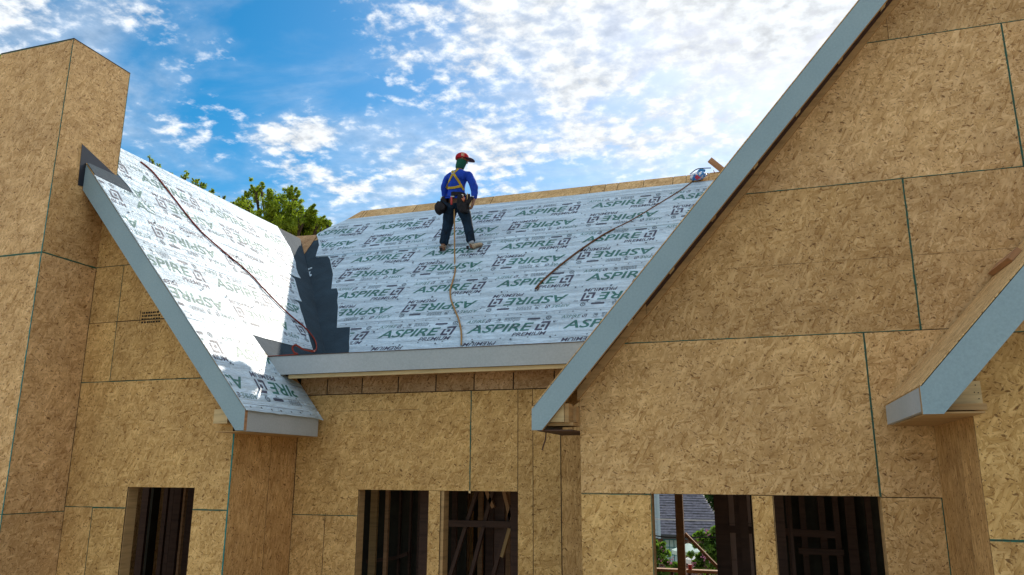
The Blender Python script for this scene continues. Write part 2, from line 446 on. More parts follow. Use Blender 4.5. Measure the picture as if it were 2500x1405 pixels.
panel(wall_r, F, rclip(rect(1.2, 3.482, 3.64, 4.7)), OSB_PINK, green=(0,))
panel(wall_r, F, clip(rclip(rect(1.5, 4.7, 3.9, 5.9)), TR, 1, ZR-TR*ER-.27+2*TR*RIDGE_R), OSB_PINK)
panel(wall_r, F, rect(3.2, hC, 5.4, hB), OSB_TAN)
panel(wall_r, F, rect(3.6, hB, 5.6, hA), OSB_TAN)
# below the header line: piers between the openings
panel(wall_r, F, rect(XL_, -1.40, -.899, hC), OSB_WARM, green=(1, 2))
panel(wall_r, F, rect(-.130, -1.40, .026, hC), OSB_WARM, dark=(1,))
panel(wall_r, F, rect(.778, -1.40, XJ, hC), OSB_TAN, green=(1,), dark=(2,))
panel(wall_r, F, rect(XL_, -2.62, XJ, -1.40), OSB_TAN)
panel(wall_r, F, rect(XL_, -5.18, XJ, -2.62), OSB_TAN)
# thin faint board mark half way up one board, and a few stamps
mb = MB()
for i in range(26):
    x0 = -.25+i*.085; h0 = .0035*max(.15, .6+noise.noise(Vector((x0*5, 0, 4)))); h1 = .0035*max(.15, .6+noise.noise(Vector(((x0+.085)*5, 0, 4))))
    mb.poly([(x0, YF-.0012, 1.63), (x0+.085, YF-.0012, 1.63), (x0+.085, YF-.0012, 1.63+h1), (x0, YF-.0012, 1.63+h0)], PENCIL)
part('chalk_line', mb, wall_r)

def jambs(parent, x0, x1, top, bot, yf, depth=.14, right=True):
    for xa, xb in ((x0-.038, x0), (x1, x1+.038)):
        b = MB(); b.box((xa, yf+.012, bot), (xb, yf+depth, top), LUM); part('trimmer_stud', b, parent)
    b = MB(); b.box((x0-.038, yf+.012, top+.001), (x1+.038, yf+depth, top+.2), LUM); part('header', b, parent)
    b = MB(); b.box((x0-.038, yf+.012, bot-.04), (x1+.038, yf+depth, bot-.001), LUM_PALE); part('sill_plate', b, parent)
jambs(wall_r, -.897, -.133, hC+.004, -1.37, YF)
jambs(wall_r, .030, .775, hC+.004, -1.37, YF)

# ---------------- left gable wall
F = front(YF); XC = -6.905; XK = -4.909
w = MB(); w.prism(front(YF), [(-8.0, .2), (XK-.02, .2), (XK-.02, zl(XK)-.32), (RIDGE_L, zl(RIDGE_L)-.35), (-8.0, zl(RIDGE_L)-1.0)], -.035, -.014, LUM_DARK)
wall_l = part('gable_wall', w); wall_l['label'] = 'narrow gable wall beside the chimney'
def lclip(p): return clip(p, TL, 1, ZL+TL*EL-.24)
panel(wall_l, F, [(XC, -.38), (-6.127, -.38), (-6.127, -.176), (-5.318, -.176), (-5.318, -.38), (XK, -.38), (XK, .10), (-4.95, .60), (-5.05, .897), (XC, .897)], OSB_WARM, green=(0, 4, 8), matg=GREEN)
panel(wall_l, F, rect(XC, -1.60, -6.539, -.38), OSB_WARM, green=(1,))
panel(wall_l, F, rect(-6.539, -1.60, -6.127, -.38), OSB_WARM, green=(2,))
panel(wall_l, F, rect(-5.318, -1.60, XK, -.38), OSB_WARM, green=(2,))
panel(wall_l, F, rect(XC, .897, -6.522, 1.535), OSB_WARM, green=(1,), dark=(2,))
panel(wall_l, F, lclip(rect(-6.522, .897, -4.95, 1.535)), OSB_WARM, dark=(0, 2))
panel(wall_l, F, rect(XC, 1.535, -6.522, 2.165), OSB_WARM, green=(1, 2))
panel(wall_l, F, lclip(rect(-6.522, 1.535, -5.3, 2.165)), OSB_WARM, dark=(0,), green=(2,))
panel(wall_l, F, lclip(rect(-7.4, 2.165, -5.6, 3.4)), OSB_WARM)
panel(wall_l, F, rect(XC, -5.18, XK, -1.60), OSB_WARM)
b = MB()      # the green edge of the corner board
for j in range(40):
    z0 = -1.5+j*.05
    if z0 > .32: break
    wd = .015+.004*noise.noise(Vector((z0*8, 2, 0)))
    b.poly([(XK-wd, YF-.0009, z0), (XK, YF-.0009, z0), (XK, YF-.0009, z0+.05), (XK-wd, YF-.0009, z0+.05)], GREEN_B)
part('edge_seal', b, wall_l)
jambs(wall_l, -6.122, -5.321, -.178, -1.37, YF)
b = MB()      # grade stamp, small print
random.seed(3)
for r in range(4):
    x = -6.20
    while x < -5.98:
        wd = random.choice((.012, .018, .026)); hh = .020
        z = 1.60-r*.034
        b.poly([(x, YF-.0014, z), (x+wd, YF-.0014, z), (x+wd, YF-.0014, z+hh), (x, YF-.0014, z+hh)], BLACK); x += wd+random.choice((.006, .010))
b.poly([(-6.228, YF-.0014, 1.50), (-6.222, YF-.0014, 1.50), (-6.222, YF-.0014, 1.64), (-6.228, YF-.0014, 1.64)], BLACK)
part('grade_stamp', b, wall_l)

# side return of the left gable, facing right
S = facing_px(XK)
w = MB(); w.prism(S, rect(YF+.03, .2, 7.48, .30), -.03, -.014, LUM_DARK)
wall_s = part('return_wall', w)
panel(wall_s, S, rect(YF, -1.60, 7.03, .70), OSB_SIDE, dark=(1,))
panel(wall_s, S, rect(7.03, -1.60, YM-.002, .62), OSB_SIDE, dark=(1,))
panel(wall_s, S, rect(YF, -5.18, YM-.002, -1.60), OSB_SIDE)

# ---------------- middle wall
F = front(YM)
w = MB(); w.prism(front(YM), rect(-4.9, .05, -1.2, .92), -.035, -.014, LUM_DARK)
wall_m = part('eave_wall', w)
o1a, o1b, o2a, o2b, ot = -4.121, -3.320, -3.152, -2.359, -.205
panel(wall_m, F, [(XK, -.473), (o1a, -.473), (o1a, ot), (-2.867, ot), (-2.867, .80), (XK, .80)], OSB_WARM, green=(0, 3), dark=(5,))
panel(wall_m, F, rect(-2.867, ot, -2.359, .80), OSB_WARM, green=(3,), dark=(1,), wide=.004)
panel(wall_m, F, rect(-2.359, -1.6, -2.202, .80), OSB_WARM, dark=(1,))
panel(wall_m, F, rect(-2.202, -1.6, -1.919, .80), OSB_WARM, dark=(1,))
panel(wall_m, F, rect(-1.919, -1.6, -1.2, .80), OSB_SIDE, dark=(3,))
panel(wall_m, F, rect(XK, -1.6, -4.505, -.473), OSB_WARM, dark=(1,))
panel(wall_m, F, rect(-4.505, -1.6, o1a, -.473), OSB_WARM)
panel(wall_m, F, rect(o1b+.004, -1.6, o2a-.030, ot), OSB_WARM, dark=(1,))
panel(wall_m, F, rect(XK, -5.18, -1.2, -1.6), OSB_TAN)
jambs(wall_m, o1a+.002, o1b+.001, ot+.002, -1.37, YM)
jambs(wall_m, o2a+.002, o2b+.001, ot+.002, -1.37, YM)
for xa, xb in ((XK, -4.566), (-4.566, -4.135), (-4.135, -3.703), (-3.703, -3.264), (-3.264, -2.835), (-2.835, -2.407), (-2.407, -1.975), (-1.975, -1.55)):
    panel(wall_m, (Vector((0, YM-.004, 0)), X, Z, -Y), rect(xa+.003, .803, xb-.003, 1.13), OSB_BROWN, dark=(1, 0), name='blocking_panel')  # shade under the eave is put into the darker brown
b = MB(); b.box((-3.45, YM-.0012, .62), (-4.45, YM-.0010, .6235), PENCIL); part('pencil_line', b, wall_m)
b = MB(); b.tube([(-2.862, YM-.02, -.20), (-2.860, YM-.022, -.225)], .011, LUM_PALE, 6); part('joist_peg', b, wall_m)

# ---------------- chimney chase
YC = 5.73; YCB = 6.536; XCL = -7.969; ZT = 4.58
ch = MB(); ch.box((XCL+.02, YC+.02, -5.18), (XC-.02, YCB-.02, ZT-.02), LUM_DARK)
chim = part('chimney', ch); chim['label'] = 'square chimney chase sheathed in strand board'
Fc = front(YC); Sc = facing_px(XC)
panel(chim, Fc, rect(XCL, 2.155, XC, ZT), OSB_PINK, green=(0, 1, 2), wide=.008)
panel(chim, Fc, rect(XCL, -.42, XC, 2.155), OSB_TAN, green=(1, 2), wide=.009, matg=GREEN)
panel(chim, Fc, rect(XCL, -2.8, XC, -.42), OSB_WARM, green=(1, 2))
panel(chim, Fc, rect(XCL, -5.18, XC, -2.8), OSB_WARM)
panel(chim, Sc, rect(YC, 2.155, YCB, ZT), OSB_TAN, green=(0, 1), wide=.008)
panel(chim, Sc, rect(YC, -.42, YF-.002, 2.155), OSB_PINK, green=(2,), dark=(1,))
panel(chim, Sc, rect(YC, -2.8, YF-.002, -.42), OSB_PINK, green=(2,))
panel(chim, Sc, rect(YC, -5.18, YF-.002, -2.8), OSB_PINK)
Bc = (Vector((0, YCB, 0)), X, Z, Y)
panel(chim, Bc, rect(XCL, 1.0, XC, ZT), OSB_TAN)
panel(chim, facing_nx(XCL), rect(YC, 1.0, YCB, ZT), OSB_TAN)
b = MB(); b.box((XCL, YC, ZT), (XC, YCB, ZT+.012), DARKEDGE); part('cap_board', b, chim)
b = MB()
for j in range(150):
    z0 = -1.5+j*.04
    if z0 > ZT-.04: break
    wd = .012+.005*noise.noise(Vector((z0*8, 7, 0)))
    b.poly([(XC-wd, YC-.0016, z0), (XC, YC-.0016, z0), (XC, YC-.0016, z0+.04), (XC-wd, YC-.0016, z0+.04)], GREEN_B if z0 < 2.9 else GREEN)
part('edge_seal', b, chim)

# ---------------- far right bay
YB = 5.242
w = MB(); w.prism(front(YB), [(XJ+.02, -1.2), (2.75, -1.2), (2.75, zb(2.75)-.4), (XJ+.02, zb(XJ)-.3)], -.035, -.014, LUM_DARK)
wall_b = part('bay_wall', w)
def bclip(p): return clip(p, -TB, 1, ZB-TB*EB-.25)
Fb = front(YB); Sb = facing_nx(XJ)
panel(wall_b, Fb, bclip(rect(XJ, -.38, 2.4, .812)), OSB_WARM, green=(0,))
panel(wall_b, Fb, bclip(rect(XJ, .812, 2.4, 2.03)), OSB_TAN, green=(0,))
panel(wall_b, Fb, bclip(rect(1.9, 2.03, 2.75, 2.3)), OSB_TAN)
panel(wall_b, Fb, rect(XJ, -1.6, 2.4, -.38), OSB_WARM, green=(2,))
panel(wall_b, Fb, rect(2.4, -1.6, 4.3, .812), OSB_WARM)
panel(wall_b, Fb, rect(2.4, .812, 3.6, 1.25), OSB_WARM)
panel(wall_b, Fb, rect(XJ, -5.18, 4.3, -1.6), OSB_WARM)
panel(wall_b, Sb, rect(YB, -1.6, 5.68, .52), OSB_SIDE, dark=(1,))
panel(wall_b, Sb, rect(5.68, -1.6, YF-.002, .52), OSB_SIDE)
panel(wall_b, Sb, rect(YB, -5.18, YF-.002, -1.6), OSB_SIDE)

# ---------------- roofs
def frame_L():   # u = +Y, v = up the slope (towards -X)
    c = 1/math.sqrt(1+TL*TL); ev = Vector((-c, 0, TL*c)); n = Vector((TL*c, 0, c)); return (Vector((EL, 0, ZL)), Y, ev, n)
def frame_M():
    c = 1/math.sqrt(2); return (Vector((0, 8.51, zm(8.51))), X, Vector((0, c, c)), Vector((0, -c, c)))
def frame_R():   # left slope of right gable, u = -Y so that it faces out
    c = 1/math.sqrt(1+TR*TR); return (Vector((ER, 0, ZR)), -Y, Vector((c, 0, TR*c)), Vector((-TR*c, 0, c)))
def frame_B():
    c = 1/math.sqrt(1+TB*TB); return (Vector((EB, 0, ZB)), -Y, Vector((c, 0, TB*c)), Vector((-TB*c, 0, c)))
cl = math.sqrt(1+TL*TL)
def vL(x): return (EL-x)*cl
def vR(x): return (x-ER)*math.sqrt(1+TR*TR)
def vB(x): return (x-EB)*math.sqrt(1+TB*TB)
FL, FM, FR, FB = frame_L(), frame_M(), frame_R(), frame_B()
vridge = vL(RIDGE_L)
# left gable roof: the deck reaches the valley of the main roof
roof_l = MB(); roof_l.prism(FL, [(YR, 0), (7.40, 0), (7.46, .58), (7.46, .87), (8.52, .95), (8.70, 1.21), (10.93, vridge), (YCB, vridge), (YCB, vL(XC)), (YR, vL(XC))], -.012, -.001, DECK)
roof_l = part('gable_roof', roof_l); roof_l['label'] = 'left gable roof slope under sunlit white membrane'
b = MB(); c = 1/math.sqrt(1+TL*TL)
b.prism((Vector((RIDGE_L, 0, zl(RIDGE_L))), Y, Vector((-c, 0, -TL*c)), Vector((-TL*c, 0, c))), [(YR, .0), (11.0, .0), (11.0, 4.2), (YR, 4.2)], -.02, -.001, DECK)
b = part('hidden_slope', b, roof_l)
# main roof
xl0 = -7.343
bm_ = MB()
def mp_(px, py): p = PPL(px, py, (0, 8.702, 1.476), FM[3]); return (p.x, (p.y-8.51)*math.sqrt(2))
e1 = mp_(703, 580); e2 = mp_(776, 575); e3 = (-6.68, (RIDGE_M-8.51)*2**.5)
VT = (RIDGE_M-8.51)*2**.5
bm_.prism(FM, [(-5.17, 0), (1.6, 0), (1.9, VT), e3, e2, (e1[0]-.15, e1[1]), (-8.2, e1[1]-.2), (-8.2, 2.2), (-5.9, 1.2)], -.014, -.001, DECK)
roof_m = part('main_roof', bm_); roof_m['label'] = 'main roof slope under shaded pale blue membrane'
b = MB(); b.prism((Vector((0, RIDGE_M, zm(RIDGE_M))), X, Vector((0, .7071, -.7071)), Vector((0, .7071, .7071))), rect(-6.68, 0, 3.4, 1.75), -.014, -.001, DECK); part('back_slope', b, roof_m)  # unseen slope, cut short so the sun reaches the back wall
# separate deck boards along the ridge strip
xs = [mp_(x, 480)[0] for x in (820,)]
joints = [-7.1, -6.45, -5.55, -4.72, -3.92, -3.42, -2.96, -2.22, -1.52, -1.28, -1.05, -.60, .4]
random.seed(21)
jx = [(-6.60)]+[PPL(px, 470, (0, 8.702, 1.476), FM[3]).x for px in (937, 1043, 1213, 1440, 1475, 1505, 1568, 1640, 1673, 1730)]+[1.0]
for a_, b_ in zip(jx, jx[1:]):
    po = [(a_+.005, 4.05), (b_-.005, 4.05), (b_-.005, VT), (a_+.005, VT)]
    mb = MB(); mb.prism(FM, po, .0005, .0115, DECK, DARKEDGE, (random.uniform(0, 30), random.uniform(0, 30))); part('roof_deck_board', mb, roof_m)
# triangular piece at the ridge end and the low brown slope behind the valley
mb = MB(); mb.prism(FM, [(e2[0]+.1, 3.9), (-6.60, 3.9), (-6.61, VT), (-6.68, VT)], .0005, .0112, DECK, LUM_RED, (11, 3)); part('roof_deck_board', mb, roof_m)
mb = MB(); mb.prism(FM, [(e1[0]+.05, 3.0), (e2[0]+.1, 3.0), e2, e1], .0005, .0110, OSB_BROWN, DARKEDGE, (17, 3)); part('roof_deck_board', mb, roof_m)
# low deck behind the eave board
b = MB(); b.prism((Vector((0, 7.16, 1.165)), X, Vector((0, .9962, .0872)), Vector((0, -.0872, .9962))), rect(-5.13, 0, 1.0, 1.42), -.012, 0, FLASH, DECK); part('eave_deck', b, roof_m)
# right gable roof, both slopes
rr = MB(); rr.prism(FR, [(-YR, 0), (-YR, vR(RIDGE_R)), (-13.0, vR(RIDGE_R)), (-13.0, vR(1.0)), (-6.98, 0)][::-1], -.012, -.001, DECK)
roof_r = part('gable_roof', rr); roof_r['label'] = 'right gable roof slope seen from below'
c = 1/math.sqrt(1+TR*TR)
b = MB(); b.prism((Vector((RIDGE_R, 0, zr(RIDGE_R))), Y, Vector((c, 0, -TR*c)), Vector((TR*c, 0, c))), rect(YR, 0, 13, 8.0), -.02, -.001, DECK); part('hidden_slope', b, roof_r)
rb = MB(); rb.prism(FB, [(-4.922, 0), (-4.922, vB(RIDGE_B)), (-YF+.03, vB(RIDGE_B)), (-YF+.03, 0)][::-1], -.012, -.001, DECK)
roof_b = part('bay_roof', rb); roof_b['label'] = 'bare decked roof slope of the far right bay'
c = 1/math.sqrt(1+TB*TB)
b = MB(); b.prism((Vector((RIDGE_B, 0, zb(RIDGE_B))), Y, Vector((c, 0, -TB*c)), Vector((TB*c, 0, c))), rect(4.922, 0, YF-.03, 3.0), -.02, -.001, DECK); part('hidden_slope', b, roof_b)

# rake boards and eave boards
def rake(x0, zt, t, plumb, x1, yf, sgn, tipz, thick=.038, parent=house, tipx=None):
    """sgn=+1 rises to the right. top edge starts at (x0,zt)"""
    lo = lambda x: zt+t*sgn*(x-x0)-plumb
    xt = x0+sgn*((tipz-(zt-plumb))/t)
    P = [(x0, zt-.001), (x0, tipz), (xt, tipz), (x1, lo(x1)), (x1, zt+t*sgn*(x1-x0)-.001)]
    if sgn < 0: P = P[::-1]
    mb = MB(); mb.prism((Vector((0, yf, 0)), X, Z, -Y), P if sgn > 0 else P, -thick, 0, FASCIA, LUM)
    return part('rake_board', mb, parent)
rk = rake(EL, ZL-.012, TL, .300, XC+.005, YR, -1, .350, parent=roof_l)
rk2 = rake(ER, ZR-.012, TR, .272, 3.4, YR, 1, .318, parent=roof_r)
rk3 = rake(EB, ZB-.010, TB, .275, 2.75, 4.922, 1, .318, parent=roof_b)
def eave(parent, a, b, m=FASCIA_E, name='eave_board'):
    mb = MB(); mb.box(a, b, m); return part(name, mb, parent)
eave(roof_l, (EL-.036, YR+.040, .345), (EL+.001, 7.36, ZL-.018))
eave(roof_r, (ER-.001, YR+.040, .322), (ER+.036, 6.98, ZR-.018))
eave(roof_b, (EB-.001, 4.922+.040, .335), (EB+.030, 6.30, ZB-.012))
# cut edges where two fascia boards meet show brown
eave(roof_l, (EL-.012, YR+.0005, .352), (EL+.002, YR+.0395, ZL-.016), LUM_RED, 'board_end')
# soffit linings
eave(roof_l, (XK, YR+.04, .338), (EL-.036, 7.36, .345), LUM, 'soffit_strip')
eave(roof_r, (ER+.036, YR+.04, .312), (XL_+.0, 6.98, .322), LUM_DARK, 'soffit_strip')
eave(roof_b, (EB+.03, 4.96, .322), (XJ-.001, 6.30, .332), LUM, 'soffit_strip')
# middle eave board with its mitred left end
YE = 7.14
mb = MB(); mb.prism(front(YE), [(-4.945, .996), (-1.0, .996), (-1.0, 1.197), (-5.119, 1.197)], -.036, 0, FASCIA_E, DARKEDGE)
part('eave_board', mb, roof_m)
mb = MB(); mb.box((-4.86, YE+.037, .957), (-1.0, YE+.075, 1.13), LUM_PALE); part('sub_fascia', mb, roof_m)
mb = MB(); mb.box((-4.86, YE+.076, 1.05), (-1.0, YM-.02, 1.062), LUM); part('soffit_strip', mb, roof_m)
for xt_ in (-4.566, -4.135, -3.703, -3.264, -2.835, -2.407, -1.975):
    mb = MB(); mb.box((xt_-.019, YE+.076, .975), (xt_+.019, YM-.018, 1.05), LUM); part('rafter_tail', mb, roof_m)
# drip edge line: thin dark red metal-looking strip of deck edge on top of the middle eave board
mb = MB(); mb.box((-5.13, YE-.008, 1.197), (-1.0, YE+.03, 1.203), LUM_DARK); part('drip_edge', mb, roof_m)

# trim board on the wall under the right rake, lookouts between it and the rake board
def slope_board(parent, x0, x1, up, lo, y0, y1, zf, sgn, m, name, plumb_start=True):
    P = [(x0, zf(x0)-up), (x0, zf(x0)-lo), (x1, zf(x1)-lo), (x1, zf(x1)-up)]
    mb = MB(); mb.prism(front(y0), P if sgn > 0 else P[::-1], -(y1-y0), 0, m); return part(name, mb, parent)
slope_board(roof_r, -1.484, -.88, .205, .300, YF-.040, YF-.002, zr, 1, LUM, 'trim_board')
slope_board(roof_r, -.877, 1.60, .240, .312, YF-.040, YF-.002, zr, 1, LUM, 'trim_board')
slope_board(roof_r, 1.603, 3.38, .240, .312, YF-.040, YF-.002, zr, 1, LUM, 'trim_board')
slope_board(roof_r, -1.45, 3.38, .06, .238, YF-.030, YF-.002, zr, 1, LUM_DARK, 'gap_shade_rafter')  # dark strip: the shade of the soffit gap put into the board's colour
slope_board(roof_b, XJ+.0, 2.74, .13, .25, YB-.036, YB-.002, zb, 1, LUM, 'trim_board')
for i in range(12):
    x = -1.38+i*.365
    if x > 3.3: break
    zc = zr(x)
    mb = MB(); mb.prism(front(YR+.040), [(x-.019, zc-.235), (x+.019, zc-.235+.044), (x+.019, zc-.04), (x-.019, zc-.084)], -(YF-.040-YR-.041), 0, LUM_PALE if i % 3 else LUM)
    part('lookout', mb, roof_r)
# blocks carrying the eave returns
def block(parent, a, b, m=LUM_PALE, name='return_block'):
    mb = MB(); mb.box(a, b, m); return part(name, mb, parent)
block(roof_r, (-1.76, 6.16, .385), (-1.545, 6.196, .535))
block(roof_r, (-1.54, 6.155, .38), (-1.505, 6.30, .533), LUM)
block(roof_r, (-1.70, 6.197, .355), (-1.478, YF-.002, .383), LUM)
block(roof_r, (-1.60, 6.30, .39), (-1.478, YF-.002, .52), LUM)
block(roof_l, (-5.09, YF-.10, .432), (-4.93, YF-.002, .568))
block(roof_b, (1.02, YB-.05, .385), (1.232, YB-.010, .525), LUM_PALE)
block(roof_b, (.95, YB-.20, .345), (1.215, YB-.05, .382), LUM)
mb = MB()
for dx, dz in ((1.205, .50), (1.215, .455), (1.195, .458), (1.215, .42)): mb.box((dx-.003, YB-.0515, dz-.003), (dx+.003, YB-.0505, dz+.003), BLACK)
part('nail_heads', mb, roof_b)
mb = MB(); mb.tube([(-1.735, 6.30, .325), (-1.742, 6.30, .25), (-1.765, 6.302, .19), (-1.768, 6.302, .165)], .006, LUM_DARK, 5); part('hanging_strap', mb, roof_r)

# ---------------- flashing
def lp_(px, py): p = PPL(px, py, FL[0], FL[3]); return (p.y, (p-FL[0]).dot(FL[2]))
def fl(fr, pts, w0=.0, w1=.003, m=FLASH, parent=house, name='flashing'):
    mb = MB(); mb.prism(fr, pts, w0, w1, m, m); return part(name, mb, parent)
def ragged(p, q, n, amp, seed):
    out = []
    for i in range(n):
        t = i/n; j = (random.Random(seed*100+i).uniform(-amp, amp) if i else 0)
        d = Vector(q)-Vector(p); nn = Vector((-d.y, d.x)).normalized(); a = Vector(p)+d*t+nn*j; out.append((a.x, a.y))
    return out
vy = lambda v: 8.70+(v-1.21)*(10.93-8.70)/(vridge-1.21)
# left wing of the valley on the left roof, right wing on the main roof
fl(FL, [(7.10, 1.22), (7.17, .855), (8.60, .90), (8.80, 1.21), (11.03, vridge-.001), (10.1, vridge-.001), (7.9, 1.30)], 0, .0025, parent=roof_l, name='valley_flashing')
vM = lambda x: (-5.358-x)*(3.741-1.476)/(7.343-5.358)  # height gained going left along the valley
M0 = ((8.702-8.51)*2**.5)
cr0 = (-5.358, M0); cr1 = (-7.343, (10.967-8.51)*2**.5)
fl(FM, [(-5.19, .0), (-4.9, .0), (-4.98, .86), (-5.3, 1.95), (-5.9, 3.0), (-6.9, 3.75), (-7.42, cr1[1]), (cr0[0]-.07, cr0[1])][:], 0, .0025, parent=roof_m, name='valley_flashing')
mb = MB()   # dark torn membrane on the shaded wing
for (cx__, cz__), s_ in ((mp_(754, 659), .035), (mp_(752, 668), .05), (mp_(749, 672), .05), (mp_(755, 675), .045), (mp_(760, 656), .02)):
    pts = [(cx__+s_*random.uniform(.6, 1.3)*math.cos(t*.9), cz__+s_*random.uniform(.6, 1.3)*math.sin(t*.9)) for t in range(7)]
    mb.prism(FM, pts, .004, .012, WRAP)
part('torn_scrap', mb, roof_m)
# chimney apron
fl(Sc, [(6.035, 2.99), (6.10, 3.0), (YCB, 3.10), (YCB, 3.275), (6.015, 3.463)], 0.001, .004, FLASH_S, roof_l, 'chimney_flashing')
fl(FL, [lp_(*q) for q in ((212, 400), (238, 437), (333, 483), (302, 435), (289, 415), (280, 405))], .0042, .0072, FLASH, roof_l, 'chimney_flashing')
fl(facing_px(XC+.006), [(6.42, 3.14), (YCB+.03, 3.16), (YCB+.03, 3.30), (6.49, 3.26)], 0, .004, simple('blue_film', (.05, .13, .25), .3, .6), roof_l, 'corner_patch')

# ---------------- printed underlayment
def text_mesh(txt, shear=0.0, offset=0.0, res=3):
    cu = bpy.data.curves.new('t', 'FONT'); cu.body = txt; cu.shear = shear; cu.offset = offset; cu.resolution_u = res; cu.fill_mode = 'FRONT'
    ob = bpy.data.objects.new('t', cu); COL.objects.link(ob)
    dg = bpy.context.evaluated_depsgraph_get(); me = bpy.data.meshes.new_from_object(ob.evaluated_get(dg))
    vs = [(v.co.x, v.co.y) for v in me.vertices]; fs = [tuple(p.vertices) for p in me.polygons]
    bpy.data.objects.remove(ob); bpy.data.curves.remove(cu); bpy.data.meshes.remove(me)
    x0 = min(v[0] for v in vs); x1 = max(v[0] for v in vs); y0 = min(v[1] for v in vs); y1 = max(v[1] for v in vs)
    return [((x-x0)/(x1-x0), (y-y0)/(y1-y0)) for x, y in vs], fs
T_ASP = text_mesh('ASPIRE', .22, .016); T_PRE = text_mesh('PREMIUM', .22, .012); T_TM = text_mesh('TM', .1); T_A = text_mesh('A', 0, .01, 1)
T_SM = text_mesh('ASPIRE', .22, -.005, 1)
T_PILL = text_mesh('PREMIUM', .1, 0, 1)
def ik():       # the square bracket emblem: an open frame of two parts round a small square
    s = .22; v = []; f = []
    def q(a, b, c, d):
        i = len(v); v.extend([a, b, c, d]); f.append((i, i+1, i+2, i+3))
    t = .17
    q((.0, .30), (t, .30), (t, 1-t), (.0, 1-t)); q((.0, 1-t), (1-t, 1-t), (1-t, 1), (.10, 1)); q((1-t, .0), (1, .0), (1, .90), (1-t, 1.0))
    q((0, 0), (.72, 0), (.72, t), (0, t)); q((0, t), (t, t), (t, .30), (0, .30))
    q((.36, .34), (.64, .34), (.64, .66), (.36, .66))
    v[:] = [(x+.22*y, y) for x, y in v]
    v2 = []
    for x, y in v: v2.append((x/1.22, y))
    return v2, f
def icon():
    v = []; f = []
    def q(*p):
        i = len(v); v.extend(p); f.append(tuple(range(i, i+len(p))))
    t = .19
    q((0.30, 1), (.20, 1-t), (1-t, 1-t), (1, 1)); q((1-t, 1-t), (1-t, 0), (1, 0), (1, 1))        # top and right arms
    q((0, .70), (0, .08), (t, t), (t, .70)); q((0, .08), (.08, 0), (.66, 0), (.60, t), (t, t))  # left and bottom arms
    q((.40, .36), (.66, .36), (.66, .64), (.40, .64))
    q((.40, .64), (.40, .72), (.30, .72), (.30, .64)) if False else None
    v = [((x+.20*y)/1.2, y) for x, y in v]
    return v, f
T_IC = icon()
def ring(n=12, w=.2):
    v = []; f = []
    for i in range(n):
        a = 2*math.pi*i/n; v += [(.5+.5*math.cos(a), .5+.5*math.sin(a)), (.5+(.5-w)*math.cos(a), .5+(.5-w)*math.sin(a))]
    for i in range(n): j = (i+1) % n; f.append((2*i, 2*j, 2*j+1, 2*i+1))
    return v, f
T_RING = ring(); T_RINGL = ring(10, .13)
T_DISC = ([(.5+.5*math.cos(i*math.pi/3), .5+.5*math.sin(i*math.pi/3)) for i in range(6)], [tuple(range(6))])
T_PILLS = ([(.06, 0), (.94, 0), (1, .5), (.94, 1), (.06, 1), (0, .5)], [(0, 1, 2, 3, 4, 5)])
T_BAR = ([(0, 0), (1, 0), (1, 1), (0, 1)], [(0, 1, 2, 3)])

class Sheet:
    def __init__(s): s.v = []; s.f = []; s.m = []
    def put(s, T, u, v, w, h, m, inv=False, cu=0, lift=0):
        """inv turns the item half a turn about the centre cu=(uc,vc)"""
        b = len(s.v)
        for x, y in T[0]:
            a, c_ = u+x*w, v+y*h
            if inv: a, c_ = 2*cu[0]-a, 2*cu[1]-c_
            s.v.append((a, c_, lift))
        s.f += [tuple(b+i for i in f) for f in T[1]]; s.m += [m]*len(T[1])
def unit(S, u, vbase, ctr=None):
    inv = ctr is not None
    P = lambda T, uu, vv, w, h, m, l=0: S.put(T, u+uu, vbase+vv, w, h, m, inv, ctr, l)
    # big logo
    P(T_ASP, 0, .76, .855, .175, INK_G); P(T_IC, .885, .755, .185, .190, INK_N); P(T_TM, 1.095, .915, .055, .032, INK_N)
    P(T_PRE, .62, .652, .43, .076, INK_N)
    # fine print row
    P(T_SM, -.06, .985, .245, .068, INK_G); P(T_IC, .20, .985, .065, .068, INK_N)
    for i in range(3): P(T_BAR, .345+.012*i, 1.045-.017*i, .05-.01*i, .011, INK_S)
    P(T_RINGL, .342, .985, .048, .045, INK_S); P(T_BAR, .325, .968, .10, .007, INK_S)
    rnd = random.Random(int(u*100)+int(vbase*77))
    for i in range(5):
        x = .445
        while x < .64: wd = rnd.uniform(.015, .04); P(T_BAR, x, 1.055-.017*i, min(wd, .65-x), .008, INK_S); x += wd+.008
    P(T_PILLS, .745, .995, .175, .040, INK_N); P(T_PILL, .765, 1.004, .135, .020, INK_S, .0006); P(T_BAR, .80, .980, .07, .006, INK_S)
    P(T_RING, .985, .985, .075, .078, INK_S); P(T_A, 1.006, 1.005, .030, .038, INK_S); P(T_BAR, .99, .972, .06, .006, INK_S)
